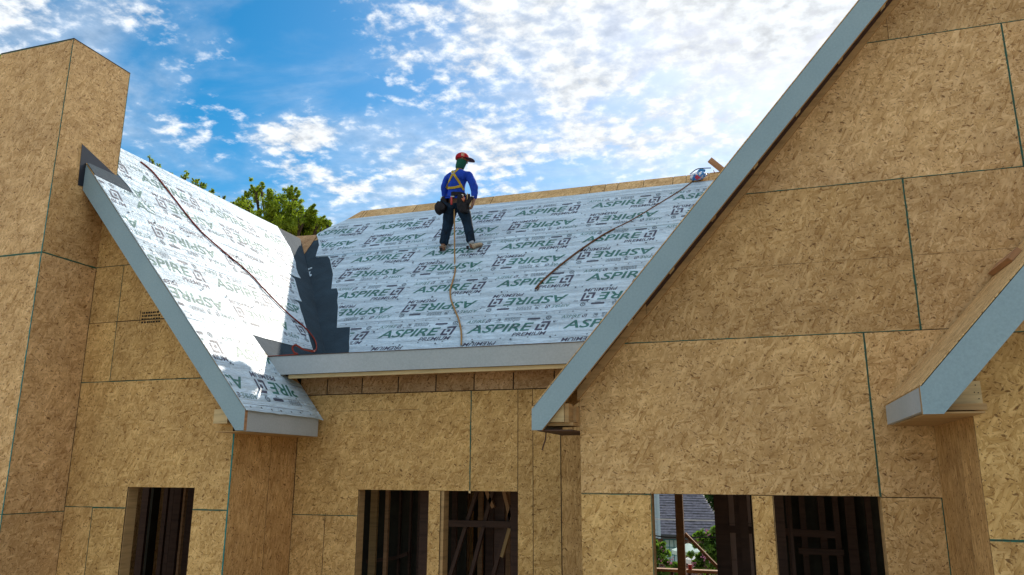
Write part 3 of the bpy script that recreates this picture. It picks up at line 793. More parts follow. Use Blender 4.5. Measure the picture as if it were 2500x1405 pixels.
def finish_sheet(S, fr, outline, clipper, lift, parent, seed, flutter=()):
    """the sheet (a thin slab with a slightly uneven outline) and its printing, as one mesh"""
    bm = bmesh.new(); lay = bm.loops.layers.uv.new('UVMap')
    vs = [bm.verts.new(v) for v in S.v]
    mats = [WRAP, INK_G, INK_N, INK_S, NAILC, DARKEDGE]
    for f, mt in zip(S.f, S.m):
        try: fc = bm.faces.new([vs[i] for i in f]); fc.material_index = mats.index(mt)
        except ValueError: pass
    for (a, b, c_) in clipper:
        n = Vector((a, b, 0)); co = n*(c_/n.length_squared)
        geom = bm.verts[:]+bm.edges[:]+bm.faces[:]
        bmesh.ops.bisect_plane(bm, geom=geom, dist=1e-6, plane_co=co, plane_no=n, clear_outer=True)
    for v in bm.verts: v.co.z += .0016
    # sheet body
    def hump(u, v): return .004*noise.noise(Vector((u*1.3, v*2.2, seed)))
    g = bmesh.new(); vv = [g.verts.new((p[0], p[1], 0)) for p in outline]; g.faces.new(vv)
    us = [p[0] for p in outline]; ws = [p[1] for p in outline]
    st = .16; k = min(us)+st
    while k < max(us): bmesh.ops.bisect_plane(g, geom=g.verts[:]+g.edges[:]+g.faces[:], plane_co=(k, 0, 0), plane_no=(1, 0, 0)); k += st
    k = min(ws)+st
    while k < max(ws): bmesh.ops.bisect_plane(g, geom=g.verts[:]+g.edges[:]+g.faces[:], plane_co=(0, k, 0), plane_no=(0, 1, 0)); k += st
    bmesh.ops.triangulate(g, faces=[f for f in g.faces if len(f.verts) > 4])
    # skirt round the edge so that the lap shows a thickness
    be = [e for e in g.edges if e.is_boundary]
    r = bmesh.ops.extrude_edge_only(g, edges=be)
    for v in [x for x in r['geom'] if isinstance(x, bmesh.types.BMVert)]: v.co.z -= lift-.0003
    me1 = bpy.data.meshes.new('a'); bm.to_mesh(me1); bm.free(); me2 = bpy.data.meshes.new('b'); g.to_mesh(me2); g.free()
    mb = MB(); o, eu, ev, n = fr
    hand = eu.cross(ev).dot(n) > 0
    for mt in mats: mb.slot(mt)
    for me in (me2, me1):
        for p in me.polygons:
            pts = [me.vertices[i].co for i in p.vertices]
            if p.normal.z < 0 and abs(p.normal.z) > .5: pts = pts[::-1]
            if not hand: pts = pts[::-1]
            W = [o+eu*q.x+ev*q.y+n*(q.z+lift+hump(q.x, q.y)) for q in pts]
            mb.poly(W, mats[p.material_index] if me is me1 else WRAP, [(q.x, q.y+seed*3.3) for q in pts])
        bpy.data.meshes.remove(me)
    ob = mb.build('underlayment_sheet', parent, merge=True)
    return ob
def hole_line(S, v, u0, u1, step, m=NAILC):
    u = u0
    while u < u1: S.put(T_DISC, u, v+random.uniform(-.006, .006), .024, .024, m); u += step*random.uniform(.9, 1.1)

def roll(fr, parent, v0, v1, ua, ub, uoff, outline, clips, lift, seed, inv_hidden=False):
    S = Sheet(); L = 1.245
    k = math.floor((ua-uoff)/L)-1
    while uoff+k*L < ub:
        u = uoff+k*L
        if v1-v0 > .6: unit(S, u, v0)
        unit(S, u, v0, ctr=(u+.535, v0+.61)); k += 1
    # the printed line close to the edge and dots (cap nails)
    S.put(T_BAR, ua, v0+.088, ub-ua, .0035, INK_N); S.put(T_BAR, ua, v0+1.128, ub-ua, .0035, INK_N)
    for vv in (.042, .245, .612, .965): hole_line(S, v0+vv, ua, ub, .165 if vv < .1 else .36)
    cl_ = [(0, 1, v1), (0, -1, -v0)]+clips
    return finish_sheet(S, fr, outline, cl_, lift, parent, seed)
random.seed(5)
# main roof: four courses, each overlapping the one below
courses = [(-.23, -5.005, -4.985, -4.723), (.84, -5.235, -5.44, -4.598), (1.91, -5.89, -6.33, -4.809), (2.98, -6.60, -7.02, -4.822)]
for i, (v0, xa, xb, uo) in enumerate(courses):
    v1 = v0+1.18 if i < 3 else 4.31
    ua, ub = min(xa, xb), 1.35
    left = [mp_(*q) for q in (((855, 796), (854, 815), (852.5, 835), (853, 852), (852, 864)), ((818, 690), (820.5, 698), (826, 718), (823.5, 735), (825.5, 752), (824, 775)), ((797, 608), (799, 616), (806, 635), (810, 655), (813.5, 671)), ((854, 534), (818, 552), (781, 571), (774, 577), (778, 589), (780, 602)))[i]]
    xa = mp_(852, 868)[0]+.08 if i == 0 else mp_(*((0, 0), (824, 800), (816.5, 697), (784, 615))[i])[0]
    vb = v0 if i else .02
    lowR = [(1.35, vb), (1.35, v1)]
    bot = [(xa+(1.35-xa)*t, vb+(.004*math.sin(t*40+i)+random.uniform(-.003, .003))) for t in [k/40 for k in range(1, 40)]] if i else []
    outline = [(u_, min(v_, v1)) for u_, v_ in left]+[(xa, vb)]+bot+lowR
    # straight cut line for the printing: just inside the left edge
    cuts = (((856, 796), (855, 864)), ((826, 690), (829, 800)), ((803, 612), (821, 697)), ((777, 574), (788, 614)))[i]
    p_, q_ = mp_(*cuts[0]), mp_(*cuts[1]); nn = Vector((q_[1]-p_[1], -(q_[0]-p_[0]))).normalized()
    if nn.x > 0: nn = -nn
    cc = [(nn.x, nn.y, nn.x*p_[0]+nn.y*p_[1])]
    if i == 3: p_, q_ = mp_(858, 536), mp_(783, 573); nn = Vector((q_[1]-p_[1], -(q_[0]-p_[0]))).normalized(); nn = -nn if nn.x > 0 else nn; cc.append((nn.x, nn.y, nn.x*p_[0]+nn.y*p_[1]))
    if i == 0: cc.append((0, -1, -.03))
    ua = min(u_ for u_, v_ in left)
    roll(FM, roof_m, v0, v1, ua-.3, ub, uo, outline, cc, .004+.0028*i+(.011 if i == 3 else 0), i+1)
# left roof
def cutL(a_, b_):
    p_, q_ = lp_(*a_), lp_(*b_); nn = Vector((q_[1]-p_[1], -(q_[0]-p_[0]))).normalized(); nn = -nn if nn.x < 0 else nn
    return (nn.x, nn.y, nn.x*p_[0]+nn.y*p_[1])
wl = lambda v_, y1_, n_=12: [(YR-.012+(y1_-YR)*k/n_, v_+.010*noise.noise(Vector((k*.9, v_, 3)))) for k in range(n_)]
lc = [(-.04, 6.52, wl(-.035, 7.35)+[(7.40, -.055), (7.44, .475), (7.20, .60), (7.14, .86)]+[lp_(618, 822)]+[(7.0, 1.30), (YR-.012, 1.30)], [(1, 0, 7.42), cutL((616, 822), (650, 868))]),
      (1.17, 7.10, wl(1.17, 8.3)+[lp_(*q) for q in ((763, 855), (756, 833), (750, 812), (744, 792), (740, 778), (733, 758), (729, 742))]+[(8.7, 2.38), (YR-.010, 2.38)], [cutL((757, 845), (724, 740))]),
      (2.25, 6.50, wl(2.25, 8.9)+[lp_(*q) for q in ((736, 738), (731, 728), (729, 722), (726, 710), (718.5, 683))]+[(9.2, 3.12), (6.70, 3.12), (6.66, 3.30), (6.40, 3.32), (6.12, 3.35), (YR-.012, 3.36)], [cutL((727, 738), (714, 680))]),
      (2.99, 7.00, [(6.62, 3.30), (6.66, 3.05), (6.80, 3.02), (7.5, 3.0), (8.3, 2.98), (9.0, 3.0)]+[lp_(*q) for q in ((720, 677), (733, 681), (727, 671), (722, 657), (720, 642), (707.6, 608))]+[(10.35, vridge), (6.54, vridge), (6.54, 3.72), (6.62, 3.45)], [(-1, 0, -6.66), cutL((718, 660), (704, 610))])]
for i, (v0, uo, outl, cc) in enumerate(lc):
    roll(FL, roof_l, v0, min(v0+1.22, vridge-.01) if i else 1.26, YR-.1, 10.6, uo, outl, cc+[(-1, 0, -YR)], .005+.0028*i, 9+i)

for fr_, par_, u0, u1, rows in ((FM, roof_m, -4.9, 1.2, (.34, .66, 1.45, 2.5, 3.55)), (FL, roof_l, 6.2, 8.3, (.58, 1.75, 2.8))):
    b = MB(); cap_ = NAILC
    for v_ in rows:
        u_ = u0+random.uniform(0, .2)
        while u_ < u1:
            c_ = fr_[0]+fr_[1]*u_+fr_[2]*(v_+random.uniform(-.02, .02))+fr_[3]*.017
            b.tube([c_, c_+fr_[3]*.006], .013, cap_, 7); u_ += random.uniform(.38, .55)
    o_ = part('cap_nails', b, par_); o_['kind'] = 'stuff'
# ---------------- unseen outer walls added to black out the interior, floor and interior framing
shell = MB(); shell.box((-9.9, 6.55, -5.18), (-9.86, 12.6, 1.2), OSB_TAN); part('side_wall', shell)
shell = MB(); shell.box((8.0, 6.45, -5.18), (8.04, 12.6, 1.1), OSB_TAN); part('side_wall', shell)
shell = MB(); shell.box((-9.86, 6.6, -2.5), (8.0, 12.6, -2.36), OSB_TAN); part('floor_deck', shell)
YK = 12.3
shell = MB()
ox0, ox1 = PY(1588, 1300, YK).x, PY(1775, 1300, YK).x
sill = PY(1680, 1390, YK).z
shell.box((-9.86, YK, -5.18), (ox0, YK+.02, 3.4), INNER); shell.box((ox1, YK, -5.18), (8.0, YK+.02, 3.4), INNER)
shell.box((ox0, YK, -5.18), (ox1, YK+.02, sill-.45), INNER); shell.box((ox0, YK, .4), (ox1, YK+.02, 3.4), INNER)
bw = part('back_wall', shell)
mb = MB(); mb.box((ox0, YK-.1, sill-.04), (ox1, YK+.04, sill), LUM_RED); part('sill_plate', mb, bw)
for i in range(5):
    x = ox0+.05+(ox1-ox0-.1)*i/4; mb = MB(); mb.box((x-.02, YK-.1, sill-1.0), (x+.02, YK-.01, sill-.041), LUM_DARK); part('cripple_stud', mb, bw)
pa = PY(1661, 1300, 11.9); mb = MB(); mb.box((pa.x-.055, 11.85, -2.3), (pa.x+.055, 11.95, .9), LUM_RED); part('post', mb, bw)
mb = MB(); a_ = PY(1672, 1303, 12.0); b_ = PY(1757, 1390, 12.0); mb.bar(a_, b_, .04, .09, LUM_RED, (0, 1, 0)); part('brace', mb, bw)
# interior partitions: studs, braces and boards in darkened colours, seen through the openings
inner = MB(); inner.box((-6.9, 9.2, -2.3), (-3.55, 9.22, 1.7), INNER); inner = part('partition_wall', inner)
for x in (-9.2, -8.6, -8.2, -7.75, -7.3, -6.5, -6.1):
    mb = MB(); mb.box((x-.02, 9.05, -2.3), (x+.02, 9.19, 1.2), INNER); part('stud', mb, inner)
for px, w_, yy, mt in ((910, .045, 8.6, LUM), (942, .022, 8.4, LUM_RED), (1028, .05, 8.7, LUM_DARK), (1040, .08, 8.3, LUM_DARK), (345, .05, 8.2, LUM_DARK), (395, .03, 8.2, LUM_DARK), (410, .03, 8.1, LUM_DARK), (441, .014, 7.6, LUM_RED), (424, .05, 7.9, LUM_DARK), (460, .06, 7.8, LUM_DARK),
                       (1000, .012, 9.0, LUM_DARK), (974, .012, 9.0, LUM_DARK)):
    x = PY(px, 1300, yy).x; mb = MB(); mb.box((x-w_, yy, -2.3), (x+w_, yy+.04, min(1.0, yy-7.5)), mt); part('stud', mb, inner)
for px0, px1, yy, py0 in ((895, 968, 8.9, 1368), (968, 995, 8.9, 1358)):
    a_ = PY(px0, py0+4, yy); b_ = PY(px1, py0-6, yy); mb = MB(); mb.bar(a_, b_, .03, .04, LUM_DARK); part('blocking', mb, inner)
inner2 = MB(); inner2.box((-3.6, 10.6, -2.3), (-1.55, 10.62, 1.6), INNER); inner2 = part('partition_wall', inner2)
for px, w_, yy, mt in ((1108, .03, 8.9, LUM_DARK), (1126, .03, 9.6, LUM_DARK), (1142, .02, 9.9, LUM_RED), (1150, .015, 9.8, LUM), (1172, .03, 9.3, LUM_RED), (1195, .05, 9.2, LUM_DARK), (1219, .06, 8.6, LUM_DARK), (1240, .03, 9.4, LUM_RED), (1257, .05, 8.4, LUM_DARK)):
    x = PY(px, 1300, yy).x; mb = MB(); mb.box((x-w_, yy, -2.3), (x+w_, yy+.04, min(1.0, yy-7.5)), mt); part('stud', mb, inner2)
for (ax, ay, bx, by), mt in ((((1168, 1190), (1100, 1405)), LUM_DARK), (((1206, 1190), (1150, 1405)), LUM_DARK), (((1245, 1290), (1215, 1405)), LUM), (((1185, 1190), (1205, 1240)), LUM_RED), (((1230, 1195), (1248, 1270)), LUM_RED), (((1250, 1240), (1205, 1405)), LUM_DARK)) and [((a[0], a[1], b[0], b[1]), mt) for (a, b), mt in ((((1168, 1190), (1100, 1405)), LUM_DARK), (((1206, 1190), (1150, 1405)), LUM_DARK), (((1245, 1290), (1225, 1360)), LUM), (((1185, 1190), (1205, 1240)), LUM_RED), (((1230, 1195), (1248, 1270)), LUM_RED), (((1250, 1240), (1205, 1405)), LUM_DARK))]:
    mb = MB(); mb.bar(PY(ax, ay, 8.5), PY(bx, by, 8.5), .04, .05, mt, (0, 1, 0)); part('brace', mb, inner2)
mb = MB(); mb.bar(PY(1096, 1278, 8.45), PY(1248, 1281, 8.45), .05, .07, LUM_DARK); part('blocking', mb, inner2)
inner3 = MB(); ix0 = PY(1775, 1300, 9.6).x; ix1 = PY(2230, 1300, 9.6).x
inner3.box((ix0, 9.6, -2.3), (ix1, 9.62, 1.6), INNER); inner3 = part('partition_wall', inner3)
PALEB = simple('pinkish_board', (.42, .29, .25), .85, .15, .1, 3)
for a_, b_, (q0, q1) in ((1779, 1798, (1205, 1300)), (1826, 1836, (1205, 1300))):
    xa = PY(a_, 1300, 9.3).x; xb = PY(b_, 1300, 9.3).x
    for z0, z1 in ((-2.3, -.96), (-.955, -.57), (-.565, .6)): mb = MB(); mb.box((xa, 9.3, z0), (xb, 9.32, z1), PALEB); part('lap_board', mb, inner3)
for px, w_, yy, mt in ((1764, .075, 9.0, LUM_DARK), (1805, .04, 8.8, LUM_DARK), (1818, .04, 8.7, LUM_DARK), (1905, .05, 8.5, LUM_DARK), (1930, .03, 9.3, LUM_DARK), (1963, .03, 9.3, LUM_DARK), (2010, .035, 9.4, LUM_DARK), (2045, .03, 9.5, LUM_DARK), (2080, .05, 9.5, LUM_DARK), (2125, .03, 9.5, LUM_DARK)):
    x = PY(px, 1300, yy).x; mb = MB(); mb.box((x-w_, yy, -2.3), (x+w_, yy+.04, min(1.0, yy-7.5)), mt); part('stud', mb, inner3)
mb = MB(); mb.bar(PY(1778, 1292, 8.9), PY(2040, 1306, 8.9), .05, .07, LUM_DARK); part('blocking', mb, inner3)
mb = MB(); mb.bar(PY(1950, 1345, 9.0), PY(2060, 1350, 9.0), .05, .06, LUM_DARK); part('blocking', mb, inner3)
mb = MB(); mb.bar(PY(1922, 1200, 8.7), PY(1942, 1420, 8.4), .03, .06, LUM_DARK, (0, 1, 0)); part('brace', mb, inner3)

# ================================================================== THINGS ON THE ROOF
def on_plane(px, py, fr, lift): p = PPL(px, py, fr[0], fr[3]); return p+fr[3]*lift
def smooth_path(pts, n=8):
    out = []; P = [Vector(p) for p in pts]; P = [P[0]]+P+[P[-1]]
    for i in range(1, len(P)-2):
        for k in range(n):
            t = k/n; a, b, c_, d = P[i-1], P[i], P[i+1], P[i+2]
            out.append(.5*((2*b)+(-a+c_)*t+(2*a-5*b+4*c_-d)*t*t+(-a+3*b-3*c_+d)*t*t*t))
    out.append(P[-2]); return out
def rope_mat(name, c, c2):
    M = Mat(name, .8, .2); w = M.n('ShaderNodeTexWave', bands_direction='DIAGONAL'); w.inputs['Scale'].default_value = 45
    M.l(M.coord('UV'), w.inputs[0]); M.color(M.ramp(w.outputs[1], [(.3, c2), (.7, c)])); return M.m
ROPE_R = rope_mat('red_rope', (.32, .05, .03), (.13, .022, .016)); ROPE_T = rope_mat('tan_rope', (.50, .30, .12), (.22, .12, .05)); ROPE_B = rope_mat('brown_rope', (.20, .09, .04), (.08, .035, .02))
rp = [(340, 398), (372, 425), (420, 485), (480, 560), (540, 615), (600, 665), (650, 718), (700, 768), (738, 800), (758, 822), (768, 840), (768, 858)]
pts = [on_plane(x, y, FL, .022) for x, y in rp]
pts += [pts[-1]+Vector((-.03, -.10, -.02))]
e0 = PY(768, 861, YE+.02)
loop = [PY(764, 859, YE+.02), PY(740, 853, YE+.05), PY(722, 843, YE+.05), PY(714, 850, YE+.04), PY(718, 861, YE+.02), PY(726, 866, YE+.02), PY(700, 868.5, YE+.012), PY(655, 871.5, YE+.012)]
mb = MB(); mb.tube(smooth_path(pts, 5), .0095, ROPE_R, 6)
mb.tube(smooth_path([pts[-2], pts[-2]*.5+loop[0]*.5, ]+loop, 6), .0105, ROPE_R, 6)
o = mb.build('rope', smooth=True); tag(o, 'dark red rope running down the sunlit white roof slope to a loop at the eave', 'rope')
rp = [(1692, 447), (1660, 470), (1600, 507), (1540, 543), (1480, 573), (1420, 612), (1370, 650), (1335, 680), (1318, 697), (1308, 709)]
mb = MB(); mb.tube(smooth_path([on_plane(x, y, FM, .022) for x, y in rp], 5), .013, ROPE_B, 6)
mb.tube(smooth_path([on_plane(x, y, FM, .02) for x, y in ((1310, 705), (1317, 704), (1312, 712))], 3), .008, ROPE_B, 5)
o = mb.build('rope', smooth=True); tag(o, 'brown rope lying slantwise from the plastic bag down the shaded roof', 'rope')
rp = [(1111, 640), (1112, 665), (1106, 690), (1100, 712), (1102, 735), (1112, 762), (1121, 785), (1127, 815), (1127, 846)]
tl = [on_plane(x, y, FM, .02) for x, y in rp]
hp = PY(1109, 500, 10.38)
mb = MB(); mb.tube(smooth_path([hp, hp*.5+tl[0]*.5+Vector((0, 0, .02))]+tl, 6), .0115, ROPE_T, 6)
o = mb.build('rope', smooth=True); tag(o, 'tan rope hanging from the worker down to the eave', 'rope')

# plastic bag at the ridge
bagm = Mat('plastic_bag', .35, .5); co = bagm.coord('Object')
c1 = bagm.ramp(bagm.noise(co, 7, 2, .5), [(.50, (.78, .80, .84)), (.56, (.02, .16, .5)), (.64, (.03, .25, .6)), (.66, (.8, .82, .86))], 'LINEAR')
c2 = bagm.ramp(bagm.noise(bagm.mapping(co, loc=(4, 4, 4)), 9, 1, .5), [(.60, 0), (.66, 1)])
bagm.color(bagm.mix(c2, c1, (.55, .05, .10)))
bc = on_plane(1707, 444, FM, .09)
bm = bmesh.new(); bmesh.ops.create_icosphere(bm, subdivisions=4, radius=1)
for v in bm.verts:
    d = v.co.normalized(); n_ = noise.noise(d*2.1)*.25+noise.noise(d*5)*.12+noise.noise(d*11)*.07
    r = 1+n_
    v.co = Vector((d.x*.125*r, d.y*.09*r, d.z*.062*r*(1-.25*d.x)))
for f in bm.faces: f.smooth = True
me = bpy.data.meshes.new('plastic_bag'); bm.to_mesh(me); bm.free(); me.materials.append(bagm.m)
bag = bpy.data.objects.new('plastic_bag', me); COL.objects.link(bag); bag.location = bc+Vector((0, 0, Z0)); tag(bag, 'crumpled white plastic bag with blue and red print lying by the ridge', 'bag')
mb = MB(); kb = bc+Vector((.03, .03, .09))
mb.tube(smooth_path([kb+Vector((-.05, 0, -.03)), kb+Vector((0, 0, .02)), kb+Vector((.07, 0, .0))], 4), .022, simple('blue_tape', (.01, .17, .42), .4, .5), 7)
mb.tube(smooth_path([kb+Vector((-.16, 0, -.03)), kb+Vector((-.06, -.01, .035)), kb+Vector((.04, 0, .045)), kb+Vector((.16, 0, .035))], 5), .008, BLACK, 5)
kn = mb.build('handle_knot', bag, smooth=True)
# loose boards
mb = MB(); p0 = PY(1733, 391, 11.75); p1 = PY(1800, 445, 11.75); mb.bar(p0, p1, .09, .055, LUM_RED, (0, 1, .2))
o = mb.build('loose_board'); tag(o, 'short stub of lumber sticking up at the ridge beside the right gable', 'board')
pb = lambda px, py, l: on_plane(px, py, FB, l)
mb = MB(); a_ = pb(2408, 683, .02); b_ = pb(2530, 590, .02)
d_ = (b_-a_).normalized(); mb.bar(a_, a_+d_*1.1, .036, .09, LUM_RED, FB[3].cross(d_))
o = mb.build('loose_board'); tag(o, 'reddish board lying on the bare roof of the far right bay', 'board')
mb = MB(); mb.tube([PY(1745, 423, 11.74), PY(1742, 416, 11.74)], .006, ROPE_R, 5); o = mb.build('bent_nail'); tag(o, 'bent nail standing up on the ridge between the bag and the stub of lumber', 'nail')
# ================================================================== THE WORKER
from mathutils.bvhtree import BVHTree
def skin_mesh(verts, edges, radii, root=0, sub=2):
    me = bpy.data.meshes.new('s'); me.from_pydata(verts, edges, [])
    ob = bpy.data.objects.new('s', me); COL.objects.link(ob)
    md = ob.modifiers.new('skin', 'SKIN'); md.use_smooth_shade = True; md.branch_smoothing = .6
    if not me.skin_vertices:
        raise RuntimeError('no skin layer')
    for i, r in enumerate(radii):
        sv = me.skin_vertices[0].data[i]; sv.radius = r if isinstance(r, tuple) else (r, r); sv.use_root = (i == root)
    ss = ob.modifiers.new('sub', 'SUBSURF'); ss.levels = sub; ss.render_levels = sub
    dg = bpy.context.evaluated_depsgraph_get(); out = bpy.data.meshes.new_from_object(ob.evaluated_get(dg))
    bpy.data.objects.remove(ob); bpy.data.meshes.remove(me)
    return out
worker = empty('person', (-4.27, 10.44, 3.214)); tag(worker, 'roofer in red cap, blue shirt and yellow harness standing on the pale blue roof', 'person')
def put(me, name, mat, parent=None, smooth=True):
    me.name = name; me.materials.clear(); me.materials.append(mat)
    for p in me.polygons: p.use_smooth = smooth; p.material_index = 0
    o = bpy.data.objects.new(name, me); COL.objects.link(o); o.parent = parent or worker
    off = Matrix.Translation((0, 0, Z0)); me.transform(off)
    o.matrix_parent_inverse = worker.matrix_basis.inverted()
    return o
def cloth(name, c, rough=.85, var=.2, sc=9, bd=.012):
    M = Mat(name, rough, .2); co = M.coord('Object'); n1 = M.noise(M.mapping(co, (1, 1, .6)), sc, 5, .6, 1.2)
    M.color(M.ramp(n1, [(.3, tuple(q*(1-var*1.8) for q in c)), (.7, tuple(min(1, q*(1+var)) for q in c))])); M.bump(n1, bd, 1); return M.m
SKIN = simple('skin', (.23, .115, .07), .55, .35, .1); SHIRT = cloth('blue_shirt', (.012, .055, .42)); JEANS = cloth('dark_jeans', (.006, .020, .042), .8, .4, 7)
JFADE = cloth('faded_denim', (.05, .13, .16), .8, .3); LEATHER = cloth('black_pouch', (.014, .011, .013), .6, .4); YEL = cloth('yellow_webbing', (.50, .33, .03), .7, .15)
REDC = cloth('red_cap', (.42, .012, .025), .7, .12); DKRED = simple('cap_brim', (.055, .012, .030), .6); GRN = cloth('green_gaiter', (.010, .085, .055), .85, .2); SHOE = cloth('tan_sneaker', (.42, .34, .25), .7, .3, 16)
SOCK = cloth('grey_sock', (.32, .36, .42)); STEEL = simple('steel', (.45, .5, .52), .25, .9); HRED = simple('red_handle', (.50, .05, .05), .45, .4); ORG = simple('orange_grip', (.55, .14, .05), .5, .4)
J = dict(pel=(-4.287, 10.43, 4.04), wst=(-4.285, 10.42, 4.19), chs=(-4.272, 10.41, 4.33), uch=(-4.26, 10.415, 4.455), nck=(-4.24, 10.43, 4.56), hd0=(-4.215, 10.44, 4.635), hd1=(-4.205, 10.445, 4.725), hd2=(-4.20, 10.45, 4.80),
         shL=(-4.440, 10.43, 4.455), elL=(-4.505, 10.47, 4.235), wrL=(-4.475, 10.55, 4.045), haL=(-4.455, 10.575, 3.975),
         shR=(-4.080, 10.42, 4.435), elR=(-3.975, 10.42, 4.205), wrR=(-3.972, 10.37, 3.995), haR=(-3.985, 10.355, 3.93),
         hpL=(-4.37, 10.44, 3.97), knL=(-4.445, 10.48, 3.655), anL=(-4.497, 10.445, 3.325), heL=(-4.50, 10.43, 3.27), toL=(-4.515, 10.60, 3.405),
         hpR=(-4.195, 10.44, 3.97), knR=(-4.105, 10.48, 3.665), anR=(-4.030, 10.455, 3.315), heR=(-4.035, 10.45, 3.275), toR=(-3.86, 10.50, 3.325))
def chain(names, rad, links):
    idx = {n_: i for i, n_ in enumerate(names)}
    return [J[n_] for n_ in names], [(idx[a], idx[b]) for a, b in links], [rad[n_] for n_ in names]
names = list(J)
links = [('pel', 'wst'), ('wst', 'chs'), ('chs', 'uch'), ('uch', 'nck'), ('nck', 'hd0'), ('hd0', 'hd1'), ('hd1', 'hd2'), ('uch', 'shL'), ('shL', 'elL'), ('elL', 'wrL'), ('wrL', 'haL'),
         ('uch', 'shR'), ('shR', 'elR'), ('elR', 'wrR'), ('wrR', 'haR'), ('pel', 'hpL'), ('hpL', 'knL'), ('knL', 'anL'), ('anL', 'heL'), ('heL', 'toL'), ('pel', 'hpR'), ('hpR', 'knR'), ('knR', 'anR'), ('anR', 'heR'), ('heR', 'toR')]
br = dict(pel=(.13, .095), wst=(.11, .085), chs=(.125, .09), uch=(.11, .08), nck=.052, hd0=.062, hd1=(.078, .09), hd2=.055, shL=.05, elL=.036, wrL=.025, haL=(.036, .02), shR=.05, elR=.036, wrR=.025, haR=(.02, .036),
          hpL=.075, knL=.05, anL=.036, heL=.036, toL=.026, hpR=.075, knR=.05, anR=.036, heR=.036, toR=.026)
v, e, r = chain(names, br, links)
# five fingers on each hand, curled
def fingers(v, e, r, base, d, side, curl, sg=1):
    b = Vector(base); d = Vector(d).normalized(); side = Vector(side).normalized(); curl = Vector(curl).normalized()
    bi = v.index(base)
    for k, (o_, L) in enumerate(((-.026, .065), (-.009, .075), (.009, .07), (.026, .055))):
        p0 = b+side*o_+d*.028; p1 = p0+d*L*.5+curl*.006; p2 = p1+(d*.55+curl*.8).normalized()*L*.5
        i = len(v); v += [tuple(p0), tuple(p1), tuple(p2)]; r += [.011, .0098, .008]; e += [(bi, i), (i, i+1), (i+1, i+2)]
    p0 = b+side*(-.03)*sg+d*-.01+curl*.01; p1 = p0+(side*-.5*sg+d+curl*.6).normalized()*.035; p2 = p1+(d+curl*.8).normalized()*.026
    i = len(v); v += [tuple(p0), tuple(p1), tuple(p2)]; r += [.013, .011, .009]; e += [(bi, i), (i, i+1), (i+1, i+2)]
fingers(v, e, r, J['haR'], (-.2, -.1, -1), (0, 1, -.1), (-1, .2, 0), -1)
fingers(v, e, r, J['haL'], (.25, .2, -1), (1, .0, .2), (.2, 1, 0))
body = skin_mesh(v, e, r, 0, 2)
bmb = bmesh.new(); bmb.from_mesh(body)
fd = Vector((.93, .37, 0))      # the way the face is turned
def lump(c, s_, rot=None):
    m4 = Matrix.Translation(c) @ (rot or Matrix.Identity(4)) @ Matrix.Diagonal((*s_, 1)); bmesh.ops.create_icosphere(bmb, subdivisions=2, radius=1, matrix=m4)
H = Vector(J['hd1'])
rz = Matrix.Rotation(math.atan2(fd.y, fd.x), 4, 'Z')
lump(H+fd*.088+Vector((0, 0, -.012)), (.022, .015, .024), rz)          # nose
lump(H+fd*.070+Vector((0, 0, -.062)), (.022, .030, .014), rz)          # mouth and chin
for s_ in (-1, 1):
    sd = Vector((-fd.y, fd.x, 0))*s_
    lump(H+fd*.078+sd*.030+Vector((0, 0, .012)), (.012, .013, .009), rz)      # brow and eye
    lump(H+sd*.082+Vector((0, 0, -.005)), (.018, .010, .030), rz)             # ear
bmb.to_mesh(body); bmb.free()
body_o = put(body, 'body', SKIN)
# shirt
nm = ['wst', 'chs', 'uch', 'shL', 'elL', 'wrL', 'shR', 'elR', 'wrR', 'nck', 'pel']
sr = dict(pel=(.165, .125), wst=(.155, .120), chs=(.182, .130), uch=(.170, .120), nck=.078, shL=.088, elL=.062, wrL=.046, shR=.088, elR=.062, wrR=.046)
v, e, r = chain(nm, sr, [('wst', 'chs'), ('chs', 'uch'), ('uch', 'shL'), ('shL', 'elL'), ('elL', 'wrL'), ('uch', 'shR'), ('shR', 'elR'), ('elR', 'wrR'), ('uch', 'nck'), ('pel', 'wst')])
v[nm.index('pel')] = (-4.287, 10.43, 4.09); v[nm.index('nck')] = (-4.245, 10.425, 4.535)
shirt = skin_mesh(v, e, r, 0, 2)
bt = BVHTree.FromPolygons([tuple(q.co) for q in shirt.vertices], [tuple(p.vertices) for p in shirt.polygons])
for q in shirt.vertices:      # folds of the loose shirt
    f_ = noise.noise(Vector((q.co.x*9, q.co.y*9, q.co.z*16)))*.010+noise.noise(Vector((q.co.x*22+5, q.co.y*22, q.co.z*30)))*.005
    q.co += q.normal*f_
shirt_o = put(shirt, 'shirt', SHIRT)
# jeans
nm = ['pel', 'hpL', 'knL', 'anL', 'hpR', 'knR', 'anR']
jr = dict(pel=(.165, .13), hpL=(.115, .12), knL=.082, anL=.068, hpR=(.115, .12), knR=.082, anR=.068)
v, e, r = chain(nm, jr, [('pel', 'hpL'), ('hpL', 'knL'), ('knL', 'anL'), ('pel', 'hpR'), ('hpR', 'knR'), ('knR', 'anR')])
v[0] = (-4.287, 10.43, 4.06); v[3] = (-4.492, 10.45, 3.345); v[6] = (-4.035, 10.455, 3.335)
def ins(v, e, r, a, b, t, rr):
    i = len(v); v.append(tuple(Vector(v[a])*(1-t)+Vector(v[b])*t)); r.append(rr); e.remove((a, b)); e += [(a, i), (i, b)]
ins(v, e, r, 1, 2, .5, .104); ins(v, e, r, 4, 5, .5, .104); ins(v, e, r, 2, 3, .5, .078); ins(v, e, r, 5, 6, .5, .078)
jeans = skin_mesh(v, e, r, 0, 2)
btj = BVHTree.FromPolygons([tuple(q.co) for q in jeans.vertices], [tuple(p.vertices) for p in jeans.polygons])
